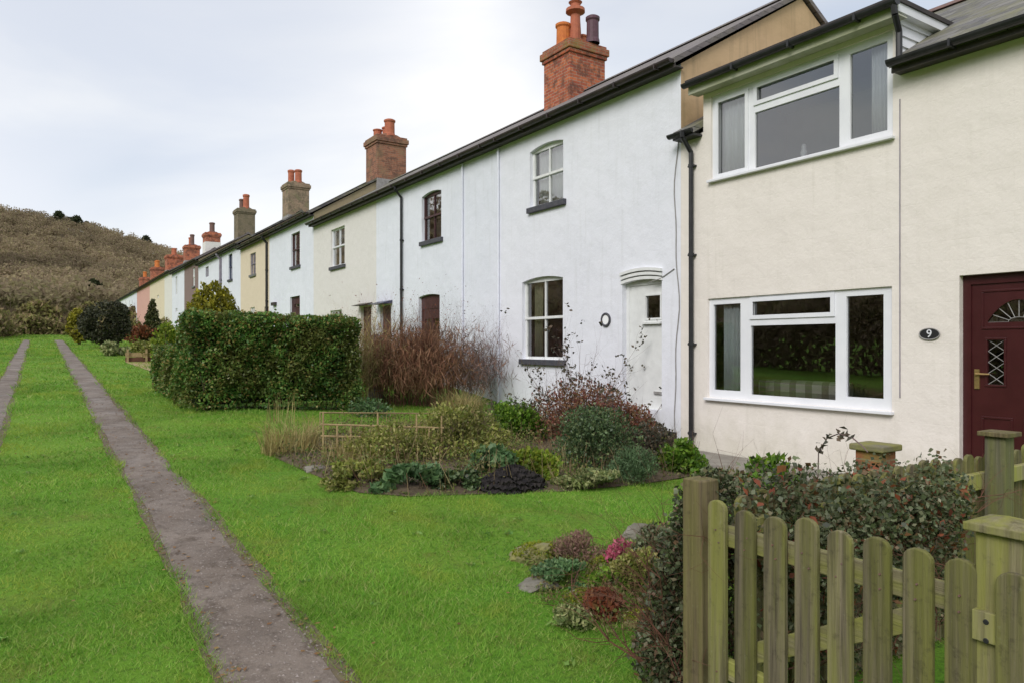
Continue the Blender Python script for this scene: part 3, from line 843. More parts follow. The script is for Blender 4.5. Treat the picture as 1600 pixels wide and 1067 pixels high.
# ---- white cottage with the brown door
wB = empty('cottage', (D, (GB + GC) / 2, gz(D - .3, 16)), 'white cottage with dark red-brown sash window and glazed brown door behind bare twigs', 'house', ROW)
uB = rect(659, 689.5, 293, 371); dB = rect(654, 687, 458, 640); dB[2] = .05
dB2 = rect(594, 611, 476, 600); dB2[2] = .25
shell(wB, GB, GC, zg, ZE_A + .02, [(*uB, .07), (*dB, .05), (*dB2, .03)], 'white2', dep=.13)
roof(wB, GB, GC, ZE_A, MT['slate'], over0=0, over1=0); gutter(wB, GB, GC, ZE_A)
window(wB, uB, MT['brown_wood'], .085, 2, 2, sill=True, arc=.045)
a, b = dB[0] + .12, dB[1] - .12; md = (a + b) / 2
panel_door(wB, dB, MT['brown_wood'], [(a + .06, md - .03, 1.1, dB[3] - .62), (md + .03, b - .06, 1.1, dB[3] - .62)], .09, transom=.3)
panel_door(wB, dB2, MT['brown_wood'], None, .09)
m = MB(); m.prism([(D - .35, dB2[3] + .02), (D, dB2[3] + .12), (D, dB2[3] + .02)], dB2[0] - .1, dB2[1] + .12, 'y'); m.build('door_canopy', MT['navy'], wB)
downpipe(wB, ypx(630, D), ZE_A, 0.1)
m = MB(); yy = ypx(724, D); m.tube((D - .03, yy, ZE_A - .1), (D - .03, yy, .1), .026, .026, 8); m.build('painted_pipe', MT['white2'], wB)

# ---- pale cream cottage
wC = empty('cottage', (D, (GC + GD) / 2, gz(D - .3, 23)), 'pale cream cottage with a half white, half dark upper window', 'house', ROW)
uC = rect(517, 538.5, 352, 413); lC = rect(516, 534, 484, 545); dC = rect(564, 580, 478, 580); dC[2] = .6; lC[2] = lC[3] - 1.1
shell(wC, GC, GD, zg, ZE_A + .02, [(*uC,), (*lC,), (*dC,)], 'pale', dep=.12)
roof(wC, GC, GD, ZE_A, MT['slate_moss'], over0=0, over1=0); gutter(wC, GC, GD, ZE_A)
window(wC, uC, MT['upvc'], .07, 2, 2, sill=True, split=.52)
window(wC, lC, MT['upvc'], .07, 2, 2, sill=True)
panel_door(wC, dC, MT['brown_wood'], None, .09)
m = MB(); m.prism([(D - .3, dC[3] + .02), (D, dC[3] + .1), (D, dC[3] + .02)], dC[0] - .1, dC[1] + .12, 'y'); m.build('door_canopy', MT['fascia'], wC)
curtain('blind', 'pale blind behind the upper half of the pale cream cottage window', uC[0] + .06, uC[1] - .06, (uC[2] + uC[3]) / 2 + .05, uC[3] - .05, D + .2, MT['lace'], 3, .006)['category'] = 'blind'

# ---- white cottage, higher eaves
wD = empty('cottage', (D, (GD + GE) / 2, gz(D - .3, 29)), 'white cottage with higher eaves, narrow dark window and tan brick chimney', 'house', ROW)
uD = rect(455, 468.5, 361, 414); lD = rect(453, 468.5, 462, 520)
shell(wD, GD, GE, .3, ZE_D + .02, [(*uD,), (*lD,)], 'white2', 'peb2', dep=.12)
roof(wD, GD, GE, ZE_D, MT['slate_moss'], over0=.07, over1=0); gutter(wD, GD - .05, GE, ZE_D)
window(wD, uD, MT['brown_wood'], .07, 2, 2, sill=True); panel_door(wD, lD, MT['brown_wood'], [(lD[0] + .3, lD[1] - .3, lD[2] + 1, lD[3] - .3)], .08)
m = MB(); yy, zz = fp(430, 476); m.box(D - .12, D, yy - .25, yy + .25, zz - .05, zz + .08); m.build('door_canopy', MT['fascia'], wD)
chimney(wD, 26.4, zr(ZE_A) + .1, EYE + 8.05, 'brick2', [(.35, -.2, .17, .42, 'terra', False), (.12, .1, .19, .5, 'terra', False), (-.35, .0, .2, .66, 'terra', False)], 1.15, 1.2)
tag(wD.children[-1], 'orange-brown brick chimney with three red pots')

wE = empty('cottage', (D, (GE + GF) / 2, gz(D - .3, 35)), 'yellow-cream cottage with mauve-grey window, between two white cottages', 'house', ROW)
uE = rect(391, 399.5, 394, 428); lE = rect(391, 398, 480, 520); lE2 = rect(413, 419.5, 479, 530)
shell(wE, GE, GF, .3, ZE_D + .02, [(*uE,), (*lE,), (*lE2,)], 'yellow', dep=.12)
roof(wE, GE, GF, ZE_D, MT['slate_moss'], over0=0, over1=0); gutter(wE, GE, GF, ZE_D)
window(wE, uE, MT['panel'], .05, 2, 2, sill=True, sillm='greysill'); window(wE, lE, MT['upvc'], .05, 2, 1, sill=True, sillm='greysill')
panel_door(wE, lE2, MT['brown_wood'], None, .08)
downpipe(wE, GE + .25, ZE_D, .5, r=.05)

wF = empty('cottage', (D, (GF + GG) / 2, gz(D - .3, 40)), 'white cottage beyond the yellow one with a dark blue window and dark sill', 'house', ROW)
uF = rect(357, 363, 396, 436)
shell(wF, GF, GG, .8, ZE_F + .02, [(*uF,)], 'white2', 'peb2', dep=.12)
roof(wF, GF, GG, ZE_F, MT['slate_moss'], over0=.07, over1=0); gutter(wF, GF - .05, GG, ZE_F)
window(wF, uF, MT['navy'], .06, 2, 2, sill=True)
downpipe(wF, GG - .2, ZE_F, .8, 'panel', r=.07)
chimney(wF, 38.3, zr(ZE_D) + .1, EYE + 8.5, 'brick3', [(.3, -.15, .17, .78, 'terra', False), (-.3, .05, .18, .7, 'terra', False)], 1.1, 1.1)
tag(wF.children[-1], 'tan rendered brick chimney with two red pots')

wG = empty('cottage', (D, (GG + GH) / 2, gz(D - .3, 45)), 'white cottage with small pale blue window, next to the mauve-brown house', 'house', ROW)
uG = rect(321, 326, 416, 432)
shell(wG, GG, GH, .8, ZE_F + .02, [(*uG,)], 'white2', dep=.12)
roof(wG, GG, GH, ZE_F, MT['slate_moss'], over0=0, over1=0); gutter(wG, GG, GH, ZE_F)
window(wG, uG, MT['panel'], .05, 2, 1)

wH = empty('cottage', (D, (GH + GI) / 2, gz(D - .3, 51)), 'mauve-brown rendered cottage with pale narrow window', 'house', ROW)
uH = rect(301, 304.5, 418, 447)
shell(wH, GH, GI, 1., ZE_H + .02, [(*uH,)], 'mauve', 'peb2', dep=.12)
roof(wH, GH, GI, ZE_H, MT['slate'], over0=.07, over1=0); gutter(wH, GH - .05, GI, ZE_H)
window(wH, uH, MT['wood_white'], .05, 2, 2, sill=True, sillm='greysill')
chimney(wH, 49.7, zr(ZE_F) + .1, EYE + 8.95, 'brick4', [(.3, -.1, .17, .72, 'dkpot', False), (-.25, .05, .2, .95, 'terra', False)], 1.1, 1.1)
tag(wH.children[-1], 'mossy dull brown chimney with two pots')
far = [
    (GI, GJ, ZE_H, 'white2', 'slate', 'white far cottage with two small windows, before the mauve-brown one', [(274, 277, 432, 461), (274, 277, 482, 488)]),
    (GJ, GK, ZE_K, 'pale', 'slate', 'pale yellow narrow far cottage beyond two white windows', []),
    (GK, GL, ZE_K, 'yellow', 'slate', 'yellow-cream far cottage behind the pointed conifer', [(245.5, 248, 461, 466)]),
    (GL, GM, ZE_K, 'pink', 'tile', 'salmon pink far cottage with pinkish chimney', []),
    (GM, GN, ZE_K, 'white2', 'slate', 'bluish white far cottage between the pink one and the last', [(206, 208, 480, 484)]),
    (GN, GO, ZE_K, 'white', 'slate', 'last white cottage of the terrace beside the round dark bush', []),
]
FH = []
for k, (a, b, ze, wm, rm, lab, wins) in enumerate(far):
    h = empty('cottage', (D, (a + b) / 2, gz(D - .3, (a + b) / 2)), lab, 'house', ROW)
    rc = [rect(*w) for w in wins]
    shell(h, a, b, 1., ze + .02, rc, wm, dep=.12)
    roof(h, a, b, ze, MT[rm], over0=.06 if k in (0, 1) else 0, over1=0); gutter(h, a, b, ze)
    for r_ in rc: window(h, r_, MT['wood_white'], .05, 2, 1, frame=.04)
    FH.append(h)
chimney(FH[0], 60.6, zr(ZE_H), EYE + 8.8, 'brick', [(-.2, .0, .2, .8, 'dkpot', False)], 1.15, 1.1, band=(.75, 'pale'))
chimney(FH[1], 69.5, zr(ZE_K), EYE + 8.85, 'brick', [(.3, 0, .2, .75, 'terra', False), (-.3, 0, .18, .95, 'dkpot', False)], 1.1, 1.2)
chimney(FH[2], 79.5, zr(ZE_K), EYE + 9.0, 'brick', [(.3, 0, .2, .7, 'terra', False), (-.35, 0, .2, .7, 'terra', False)], 1.5, 1.5)
chimney(FH[3], 92, zr(ZE_K), EYE + 8.9, 'brick', [(.4, 0, .22, .8, 'orange', False), (-.4, 0, .22, .8, 'orange', False)], 1.3, 1.3)
chimney(FH[4], 103, zr(ZE_K), EYE + 8.6, 'brick', [(.4, 0, .22, .8, 'orange', False)], 1.3, 1.3)

# ---- cream house with dormer
ZC = EYE + 3.2
Y0C = -1.2
DA, DB = ypx(1404, D), ypx(1099, D)                    # dormer sides
ZD = EYE + 3.80
wX = empty('house', (D, 4.4, -.05), 'cream blockwork house with flat-roofed dormer, wide white windows and dark red door', 'house')
gw = rect(1106, 1393.5, 447.5, 642)
uw = rect(1111, 1395, 46, 213)
dd = [2.86, ypx(1499, D), -.03, fp(1500, 431)[1]]
shell(wX, Y0C, GA - .002, zg, ZC, [(*gw,), (*uw,), (*dd,)], 'cream', dep=.12,
      void=[(Y0C, DA, ZC, ZD + .2), (DB, GA - .002, ZC, ZD + .2)], ztop=ZD, dark_in=False)
XM = D + 1.34
roof(wX, Y0C, GA - .03, ZC, MT['slate_moss'], .56, 0, 0, cut=(DA, DB, XM), ridge_mat=MT['dkpot'])
gutter(wX, Y0C, DA - .02, ZC, 'black'); 
g = MB(); X = D - .2
g.prism([(X + .06 * math.cos(t), ZC + .03 + .06 * math.sin(t)) for t in np.linspace(math.pi, 2 * math.pi, 9)], DB + .02, GA + .06, 'y')
g.box(D - .19, D, DB + .02, GA - .01, ZC - .06, ZC - .03)
g.build('gutter', MT['black'], wX)
# dormer: side cheeks, flat roof, fascia, gutter
for (yw, sg) in ((DA, 1), (DB, -1)):
    d = MB(); lo, hi = sorted((yw + sg * .002, yw + sg * .06))
    d.box(D + .002, XM + .25, lo, hi, ZC - .15, ZD)
    for k in range(5):                                 # weatherboards on the cheek
        z0 = ZC + .03 + k * .125
        d.prism([(yw - sg * .018, z0), (yw + sg * .002, z0 + .12), (yw + sg * .002, z0)], D + .02, D + .1 + (z0 + .1 - ZC) / .56, 'x')
    dormer = d.build('dormer_cheek', MT['upvc'], wX)
r = MB(); r.box(D - .27, D + 1.75, DA - .12, DB + .12, ZD + .1, ZD + .15); sub(r, 'dormer_roof', MT['fascia'], dormer, wX)
r = MB(); r.box(D - .215, D - .19, DA - .1, DB + .1, ZD - .06, ZD + .098); r.box(D - .19, D - .002, DA - .1, DB + .1, ZD - .045, ZD - .03)
sub(r, 'fascia', MT['fascia_green'], dormer, wX)
r = MB(); r.box(D - .188, D + 1.45, DA - .1, DA - .075, ZD - .0, ZD + .098); r.box(D - .188, D + 1.45, DA - .074, DA - .0, ZD + .0, ZD + .02)
sub(r, 'bargeboard', MT['upvc'], dormer, wX)
g = MB(); X = D - .28
g.prism([(X + .06 * math.cos(t), ZD + .09 + .06 * math.sin(t)) for t in np.linspace(math.pi, 2 * math.pi, 9)], DA - .14, DB + .14, 'y')
for yb_ in (4.9, 5.8, 6.7): g.box(X - .065, X + .08, yb_, yb_ + .03, ZD + .02, ZD + .1)
g.path([(X, DA - .1, ZD + .05), (X + .02, DA - .1, ZD - .06), (D - .08, DA - .05, ZD - .2), (D - .08, DA - .05, ZC + .05), (D - .2, DA - .08, ZC + .0)], .036, 8)
sub(g, 'dormer_gutter', MT['black'], dormer, wX)
downpipe(wX, ypx(1084, D), ZC + .05, -.05, r=.036)
m = MB(); yy = ypx(1404, D) ; m.tube((D - .008, yy - .02, ZC - .35), (D - .008, yy - .02, .95), .006, .006, 6); m.build('cable', MT['panel'], wX)

def wide_window(hole, lights, name_z):
    """lights: (px left, px right, top row, bottom row at px right, opening?)"""
    y0, y1, z0, z1 = hole
    X = D + .035
    mb = MB(); holes = []
    for (pl, pr, pt, pb, op) in lights:
        q = rect(pl, pr, pt, pb); holes.append(tuple(q))
    facade(mb, X, y0 - .01, y1 + .01, z0 - .01, z1 + .01, holes, .05)
    wo = mb.build('window', MT['upvc'], wX)
    for (q, li) in zip(holes, lights):
        if li[4]:
            s = MB(); e = .055
            facade(s, X - .02, q[0] - e, q[1] + e, q[2] - e, q[3] + e, [q], .04)
            for (a_, b_, c_, d_) in ((q[0]-e, q[1]+e, q[2]-e, q[2]-e), ):
                pass
            s.poly([(X - .02, q[0]-e, q[2]-e), (X, q[0]-e, q[2]-e), (X, q[0]-e, q[3]+e), (X - .02, q[0]-e, q[3]+e)])
            s.poly([(X - .02, q[1]+e, q[2]-e), (X, q[1]+e, q[2]-e), (X, q[1]+e, q[3]+e), (X - .02, q[1]+e, q[3]+e)])
            s.poly([(X - .02, q[0]-e, q[2]-e), (X, q[0]-e, q[2]-e), (X, q[1]+e, q[2]-e), (X - .02, q[1]+e, q[2]-e)])
            s.poly([(X - .02, q[0]-e, q[3]+e), (X, q[0]-e, q[3]+e), (X, q[1]+e, q[3]+e), (X - .02, q[1]+e, q[3]+e)])
            sub(s, 'casement', MT['upvc'], wo, wX)
        g = MB(); g.poly([(X + .03, q[0], q[2]), (X + .03, q[0], q[3]), (X + .03, q[1], q[3]), (X + .03, q[1], q[2])])
        sub(g, 'pane', MT['glass'], wo, wX)
    s = MB(); s.box(D - .07, D + .06, y0 - .03, y1 + .03, z0 - .04, z0 - .002); sub(s, 'sill', MT['upvc'], wo, wX, bevel=.006)
    return wo
wide_window(gw, [(1112.5, 1154.5, 474, 611, False), (1174.5, 1296, 464.5, 488, True), (1170.5, 1303, 505.5, 625, False), (1320, 1378, 460, 623, False)], 0)
wide_window(uw, [(1120.5, 1162.5, 146, 262, True), (1181, 1301.5, 93.5, 116.5, True), (1177, 1309, 133, 230, False), (1325.5, 1384, 63, 203, False)], 0)
# rooms behind the two wide windows
ZF = EYE + .75 + .35
m = MB()
def room(mb, ya, yb, za, zb, xe, mi):
    x0 = D + .125
    mb.poly([(xe, ya, za), (xe, yb, za), (xe, yb, zb), (xe, ya, zb)], mi)
    for y in (ya, yb): mb.poly([(x0, y, za), (xe, y, za), (xe, y, zb), (x0, y, zb)], mi)
    for z in (za, zb): mb.poly([(x0, ya, z), (xe, ya, z), (xe, yb, z), (x0, yb, z)], mi)
room(m, DA - .35, GA - .1, 0., 2.5, D + 3.6, 0)
room(m, DA + .07, DB - .07, 2.75, ZD - .02, D + 1.9, 1)
m.build('interior', [MT['room'], MT['room_pale']], wX)

# dark red door
y0, y1, z0, z1 = dd
f = MB(); facade(f, D + .08, y0 - .01, y1 + .01, z0, z1 + .01, [(y0 + .08, y1 - .08, z0 + .001, z1 - .1)], .06)
f.build('door_frame', MT['door_red'], wX)
a, b, zt = y0 + .08, y1 - .08, z1 - .1; md = (a + b) / 2
yl0, yl1 = ypx(1562, D), ypx(1536, D); zl0, zl1 = fp(1548, 601)[1], fp(1548, 531)[1]
fz0, fz1 = fp(1568, 503)[1], fp(1570, 468)[1]
lights = [(yl0, yl1, zl0, zl1), (2 * md - yl1, 2 * md - yl0, zl0, zl1)]
fan = (md - .29, md + .29, fz0, fz1, (fz1 - fz0) * .93)
d = MB(); facade(d, D + .1, a, b, z0, zt, lights + [fan], .03)
for (p, q, r_, s_) in lights + [(a + .12, md - .07, .2, .78), (md + .07, b - .12, .2, .78), (a + .12, b - .12, fz0 - .05, fz1 + .09)]:
    e = .022
    for (u0, u1, w0, w1) in ((p-e, q+e, r_-e, r_), (p-e, q+e, s_, s_+e), (p-e, p, r_, s_), (q, q+e, r_, s_)):
        d.box(D + .088, D + .1, u0, u1, w0, w1)
doorx = d.build('door', MT['door_red'], wX, bevel=.004)
for (p, q, r_, s_) in lights:
    g = MB(); ld = MB()
    g.poly([(D + .122, p, r_), (D + .122, p, s_), (D + .122, q, s_), (D + .122, q, r_)])
    for k in range(4):
        zz = r_ + (s_ - r_) * k / 4; h_ = (s_ - r_) / 4
        for (u, w) in ((p, q), (q, p)): ld.tube((D + .118, u, zz), (D + .118, w, zz + h_), .004, .004, 4)
    sub(g, 'pane', MT['glass'], doorx, wX); sub(ld, 'lead_bars', MT['lead'], doorx, wX)
g = MB(); ld = MB()
n = 16
fr_ = lambda t: (md + .29 * math.cos(t), fz0 + (fz1 - fz0) * math.sin(t))
for i in range(n):
    t0, t1 = math.pi * i / n, math.pi * (i + 1) / n
    g.poly([(D + .122, md, fz0), (D + .122, *fr_(t0)), (D + .122, *fr_(t1))])
pv = None
for i in range(0, 9):
    t0 = math.pi * i / 8; c = fr_(t0); k_ = (md + .1 * math.cos(t0), fz0 + .05 * math.sin(t0))
    ld.tube((D + .118, *k_), (D + .118, *c), .004, .004, 4)
    if pv: ld.tube((D + .118, *pv), (D + .118, *k_), .004, .004, 4)
    pv = k_
sub(g, 'pane', MT['glass'], doorx, wX); sub(ld, 'lead_bars', MT['lead'], doorx, wX)
yh, zh = fp(1521, 584)
h = MB(); h.box(D + .085, D + .1, yh - .02, yh + .03, zh - .16, zh + .05); h.tube((D + .06, yh + .005, zh), (D + .06, yh - .13, zh), .011, .009, 8); h.tube((D + .1, yh + .005, zh), (D + .055, yh + .005, zh), .012, .012, 8)
sub(h, 'handle', MT['brass'], doorx, wX)
m = MB(); m.box(D - .1, D + .1, y0 - .1, y1 + .1, -.25, z0 - .002); m.build('doorstep', MT['paving'], wX, bevel=.01)
# oval number plate and the round plate
yy, zz = fp(1453.5, 522)
p = empty('number_plate', (D, yy, zz), 'black oval number plate on the cream wall beside the red door', 'number plate')
m = MB(); m.prism([(yy + .108 * math.cos(t), zz + .060 * math.sin(t)) for t in np.linspace(0, 2 * math.pi, 28)[:-1]], D - .02, D - .001, 'x'); m.build('plate', MT['black'], p)
m = MB()
for i in range(28):
    t0, t1 = 2 * math.pi * i / 28, 2 * math.pi * (i + 1) / 28
    m.tube((D - .02, yy + .11 * math.cos(t0), zz + .062 * math.sin(t0)), (D - .02, yy + .11 * math.cos(t1), zz + .062 * math.sin(t1)), .006, .006, 5)
m.build('rim', MT['lead'], p)
cu = bpy.data.curves.new('digit', 'FONT'); cu.body = '9'; cu.size = .125; cu.align_x = 'CENTER'; cu.align_y = 'CENTER'; cu.extrude = .003
cu.materials.append(MT['upvc'])
to0 = bpy.data.objects.new('digit_text', cu); COL.objects.link(to0); bpy.context.view_layer.update()
me_ = bpy.data.meshes.new_from_object(to0.evaluated_get(bpy.context.evaluated_depsgraph_get())); bpy.data.objects.remove(to0)
to = bpy.data.objects.new('digit', me_); COL.objects.link(to); to.parent = p
to.rotation_euler = (R(90), 0, R(-90)); to.location = (-.024, 0, 0)
yy, zz = fp(947.5, 500)
p = empty('round_plate', (D, yy, zz), 'small round pale plate with dark grey rim on the white wall beside the white door', 'plaque')
m = MB()
for i in range(24):
    t0, t1 = 2 * math.pi * i / 24, 2 * math.pi * (i + 1) / 24
    m.tube((D - .018, yy + .105 * math.cos(t0), zz + .105 * math.sin(t0)), (D - .018, yy + .105 * math.cos(t1), zz + .105 * math.sin(t1)), .022, .022, 6)
m.build('rim', MT['sill'], p)
m = MB(); m.prism([(yy + .1 * math.cos(t), zz + .1 * math.sin(t)) for t in np.linspace(0, 2 * math.pi, 25)[:-1]], D - .02, D - .002, 'x'); m.build('plate', MT['greysill' if False else 'lace'], p)

# curtains, sofa, ornament
cz0, cz1 = uw[2] + .03, uw[3] - .02
curtain('curtain', 'pale net curtain filling the narrow side light of the dormer next to the brown gable', ypx(1166, D + .155), ypx(1119, D + .155), cz0, cz1, D + .155, MT['lace'], 7, .014)
curtain('curtain', 'pale curtain drawn aside in the dormer light above the downpipe and red door', ypx(1387, D + .155), ypx(1362, D + .155), cz0, cz1, D + .155, MT['lace'], 5, .014)
curtain('curtain', 'blue-green pale curtain in the narrow light of the ground floor window near the downpipe', ypx(1157, D + .155), ypx(1131, D + .155), gw[2] + .02, gw[3] - .1, D + .155, MT['curtain'], 5, .014)
curtain('curtain', 'pale yellow curtain strip in the lower sash of the white cottage', ypx(848, D + .26), ypx(836, D + .26), lA[2] + .05, lA[3] - .1, D + .26, MT['curtain_yel'], 3)
curtain('curtain', 'white net curtain behind the upper sash of the white cottage', uA[0] + .05, uA[1] - .05, uA[2] + .03, uA[3] - .1, D + .22, MT['lace'], 8, .012)
yy, zz = fp(1244, 244)
m = MB(); m.lathe((D + .17, yy, uw[2] - .005), [(.06, 0), (.065, .02), (.03, .05), (.045, .1), (.05, .13), (.03, .17), (.035, .21), (.01, .24)], 12)
m.box(D + .11, D + .3, uw[0] + .05, uw[1] - .05, uw[2] - .04, uw[2] - .006)
tag(m.build('ornament', MT['upvc'], None, smooth=True, loc=(D + .17, yy, uw[2])), 'small white ornament standing on the dormer window sill', 'ornament')
def m_plaid():
    t = NT('plaid_cloth'); v = t.pos()
    sx = t.n('ShaderNodeSeparateXYZ'); t.l(v, sx.inputs[0])
    def band(o, per, w):
        f = t.math('FRACT', t.math('DIVIDE', o, per)); return t.math('LESS_THAN', f, w)
    a = t.mix(band(sx.outputs[1], .26, .42), (.85, .80, .68), (.38, .34, .26))
    a = t.mix(t.math('MULTIPLY', band(sx.outputs[2], .2, .4), .6), a, (.25, .2, .17))
    return t.done(t.bsdf(a, .95))
ys0, ys1 = ypx(1330, D + .9), ypx(1190, D + .9)
sofa = empty('sofa', (D + .9, (ys0 + ys1) / 2, .01), 'sofa with a cream and brown plaid throw behind the ground floor window', 'sofa')
zsf = fp(1250, 594, D + .9)[1]
m = MB(); m.box(D + .8, D + 1.0, ys0, ys1, .25, zsf); m.build('backrest', m_plaid(), sofa, bevel=.05)
m = MB(); m.box(D + 1.0, D + 1.7, ys0, ys1, .1, .45); m.build('seat', MT['panel'], sofa, bevel=.04)
for yq in (ys0 - .18, ys1): 
    m = MB(); m.box(D + .8, D + 1.7, yq, yq + .18, .05, .62); m.build('armrest', MT['panel'], sofa, bevel=.04)

# ------------------------------------------------------------------ fences, gate, posts
def picket(mb, face, at, c, w, z0, z1, t=.02):
    """rounded picket; face 'x': board lies in the plane x = at, centred at y = c"""
    h = w / 2; r = h * .8
    pts = [(c - h, z0), (c + h, z0), (c + h, z1 - r)]
    pts += [(c + h * math.cos(a), z1 - r + r * math.sin(a)) for a in np.linspace(0, math.pi, 9)[1:-1]]
    pts += [(c - h, z1 - r)]
    mb.prism(pts, at, at + t, face)

FX = 2.13
gate_px = [1119, 1163, 1209, 1258, 1311, 1368, 1432, 1500]
gy = [ypx(p, FX) for p in gate_px]
gate = empty('garden_gate', (FX, (gy[0] + gy[-1]) / 2, gz(FX, 1.4)), 'mossy wooden garden gate of eight round-topped pickets below the ivy', 'gate')
for k, y in enumerate(gy):
    m = MB(); picket(m, 'x', FX + random.uniform(-.003, .003), y, .086 + random.uniform(-.003, .003), .13, EYE - .583 + random.uniform(-.012, .012))
    pk = m.build('picket', MT['fence'], gate, bevel=.004)
    nl = MB()
    for zz in (.815, .86, .33):
        yn = y + random.uniform(-.016, .016); nl.tube((FX - .005, yn, zz), (FX + .004, yn, zz), .003, .003, 6)
    sub(nl, 'nails', MT['dkpot'], pk, gate)
for z in (.80, .30):
    m = MB(); m.box(FX + .023, FX + .055, gy[-1] - .05, gy[0] + .05, z, z + .075); m.build('rail', MT['rail'], gate, bevel=.004)
m = MB()
p, q = Vector((FX + .058, gy[0] - .02, .40)), Vector((FX + .058, gy[-1] + .05, .84))
m.prism([(gy[1] + .03, .375), (gy[1] + .03, .455), (gy[-2] + .0, .80), (gy[-2] + .0, .72)], FX + .024, FX + .05, 'x')
m.build('brace', MT['rail'], gate, bevel=.003)

def post(name, x, y, s, z0, z1, label, cap, mat='post', capm='fence2', sx=None, cap_over=.022):
    e = empty(name, (x, y, z0), label, 'post')
    sx = sx or s
    m = MB(); m.box(x - sx/2, x + sx/2, y - s/2, y + s/2, z0 - .2, z1); m.build('shaft', MT[mat], e, bevel=.006)
    if cap:
        c = sx/2 + cap_over; cy = s/2 + cap_over
        m = MB(); m.box(x - c, x + c, y - cy, y + cy, z1, z1 + .022)
        b = len(m.v); m.v += [(x-c*.96, y-cy*.96, z1+.022), (x+c*.96, y-cy*.96, z1+.022), (x+c*.96, y+cy*.96, z1+.022), (x-c*.96, y+cy*.96, z1+.022), (x, y, z1+.042)]
        for i in range(4): m.f.append((b+i, b+(i+1) % 4, b+4)); m.m.append(0)
        m.build('cap', MT[capm], e, bevel=.003)
    return e
yp = ypx(1098, FX + .05)
post('gate_post', FX + .05, yp + .01, .1, gz(FX, 1.9), EYE - .52, 'tan wooden gate post wrapped in ivy at the corner of the fence', False, 'gpost')
yq = ypx(1560, FX + .05)
gp2 = post('gate_post', FX + .06, yq - .02, .115, gz(FX, .9), EYE - .50, 'thick mossy gate post with pale flat cap beside the latch end of the gate', True, 'fence2')
m = MB(); yl = ypx(1546, FX - .0); m.box(FX - .02, FX + .012, yl - .03, yl + .035, EYE - .79, EYE - .71)
for zq in (.765, .815): m.tube((FX - .0215, yl, zq), (FX - .018, yl, zq), .008, .008, 8, 1)
m.build('latch_block', [MT['fence2'], MT['black']], gp2, bevel=.003)
ff = empty('picket_fence', (FX, .4, gz(FX, .4)), 'mossy picket fence continuing from the capped gate post towards the camera side', 'fence')
for k in range(13):
    y = ypx(1592, FX) - k * .122
    m = MB(); picket(m, 'x', FX - .03, y, .088, .08, EYE - .59 + random.uniform(-.01, .01)); m.build('picket', MT['fence'], ff, bevel=.004)
for z in (.76, .26):
    m = MB(); m.box(FX - .008, FX + .03, -.75, yq - .085, z, z + .075); m.build('rail', MT['rail'], ff, bevel=.004)

FY = 1.86
sf = empty('picket_fence', (5.2, FY, 0), 'mossy picket fence with square posts running from the ivy to the cream house', 'fence')
x = 2.3
while x < 8.25:
    m = MB(); picket(m, 'y', FY, x, .082, gz(x, FY) + .03, EYE - .575 + random.uniform(-.015, .015)); m.build('picket', MT['fence'], sf, bevel=.003)
    x += .112
for z in (.80, .28):
    m = MB(); m.box(2.25, 8.3, FY - .04, FY - .003, z, z + .085)
    o = m.build('rail', MT['fence2'], sf, bevel=.004)
for xx in (4.19, 6.2, 8.1):
    m = MB(); m.box(xx - .05, xx + .05, FY - .145, FY - .045, -.2, EYE - .47); po = m.build('post', MT['post'], sf, bevel=.005)
    c = MB(); c.box(xx - .075, xx + .075, FY - .17, FY - .02, EYE - .469, EYE - .445); sub(c, 'cap', MT['gpost'], po, sf, bevel=.004)

# ------------------------------------------------------------------ plants
def blob_pts(n, blobs, rng=RNG, inner=.25, low=None):
    B = np.array(blobs, float)                     # cx cy cz rx ry rz
    w = (B[:, 3] * B[:, 4] + B[:, 4] * B[:, 5] + B[:, 3] * B[:, 5]); w = w / w.sum()
    idx = rng.choice(len(B), n, p=w)
    d = unit(rng.normal(size=(n, 3)))
    r = 1 - inner * np.abs(rng.normal(size=(n, 1))) + .05 * rng.normal(size=(n, 1))
    P = B[idx, :3] + d * B[idx, 3:] * r
    return P, d

def dome(c, w, dd, h, k, rng=RNG, rs=(.30, .42), flat=.55):
    out = []
    for _ in range(k):
        a = rng.uniform(0, 2 * math.pi); e = rng.uniform(0.05, 1) ** .8
        rr = rng.uniform(*rs)
        rad = math.sqrt(max(0, 1 - e * e)) 
        px_ = c[0] + math.cos(a) * rad * (w / 2) * (1 - rr * .8)
        py_ = c[1] + math.sin(a) * rad * (dd / 2) * (1 - rr * .8)
        pz_ = c[2] + h * (e * (1 - rr * .9)) 
        out.append((px_, py_, max(pz_, c[2] + h * rr * .5), rr * w * .62, rr * dd * .62, rr * h * .8))
    return out

def place(px, py, wpx, hpx, back=.35):
    x, y, d = gp(px, py)
    w = wpx * d / FPX; h = hpx * d / FPX
    r = (px - 800) / FPX
    d2 = d + w * back
    x2, y2 = (r * CA + SA) * d2, (-r * SA + CA) * d2
    return x2, y2, gz(x2, y2), w, h * (d2 / d), d2

def stems(parent, c, w, dd, h, n, mat, r=.008, lean=.5, levels=1, name='stem'):
    segs, rads = [], []
    for _ in range(n):
        a = random.uniform(0, 6.28); q = random.uniform(0, .3)
        b = (c[0] + math.cos(a) * w * q * .5, c[1] + math.sin(a) * dd * q * .5, c[2] - .03)
        grow(b, (math.cos(a) * lean, math.sin(a) * lean, 1), h * random.uniform(.6, .92), r, segs, rads, levels, 5, .14, .05)
    return poly_mesh(name, seg_quads([[a, b] for a, b in segs], [q[0] for q in rads], [q[1] for q in rads]), 4, mat, parent)

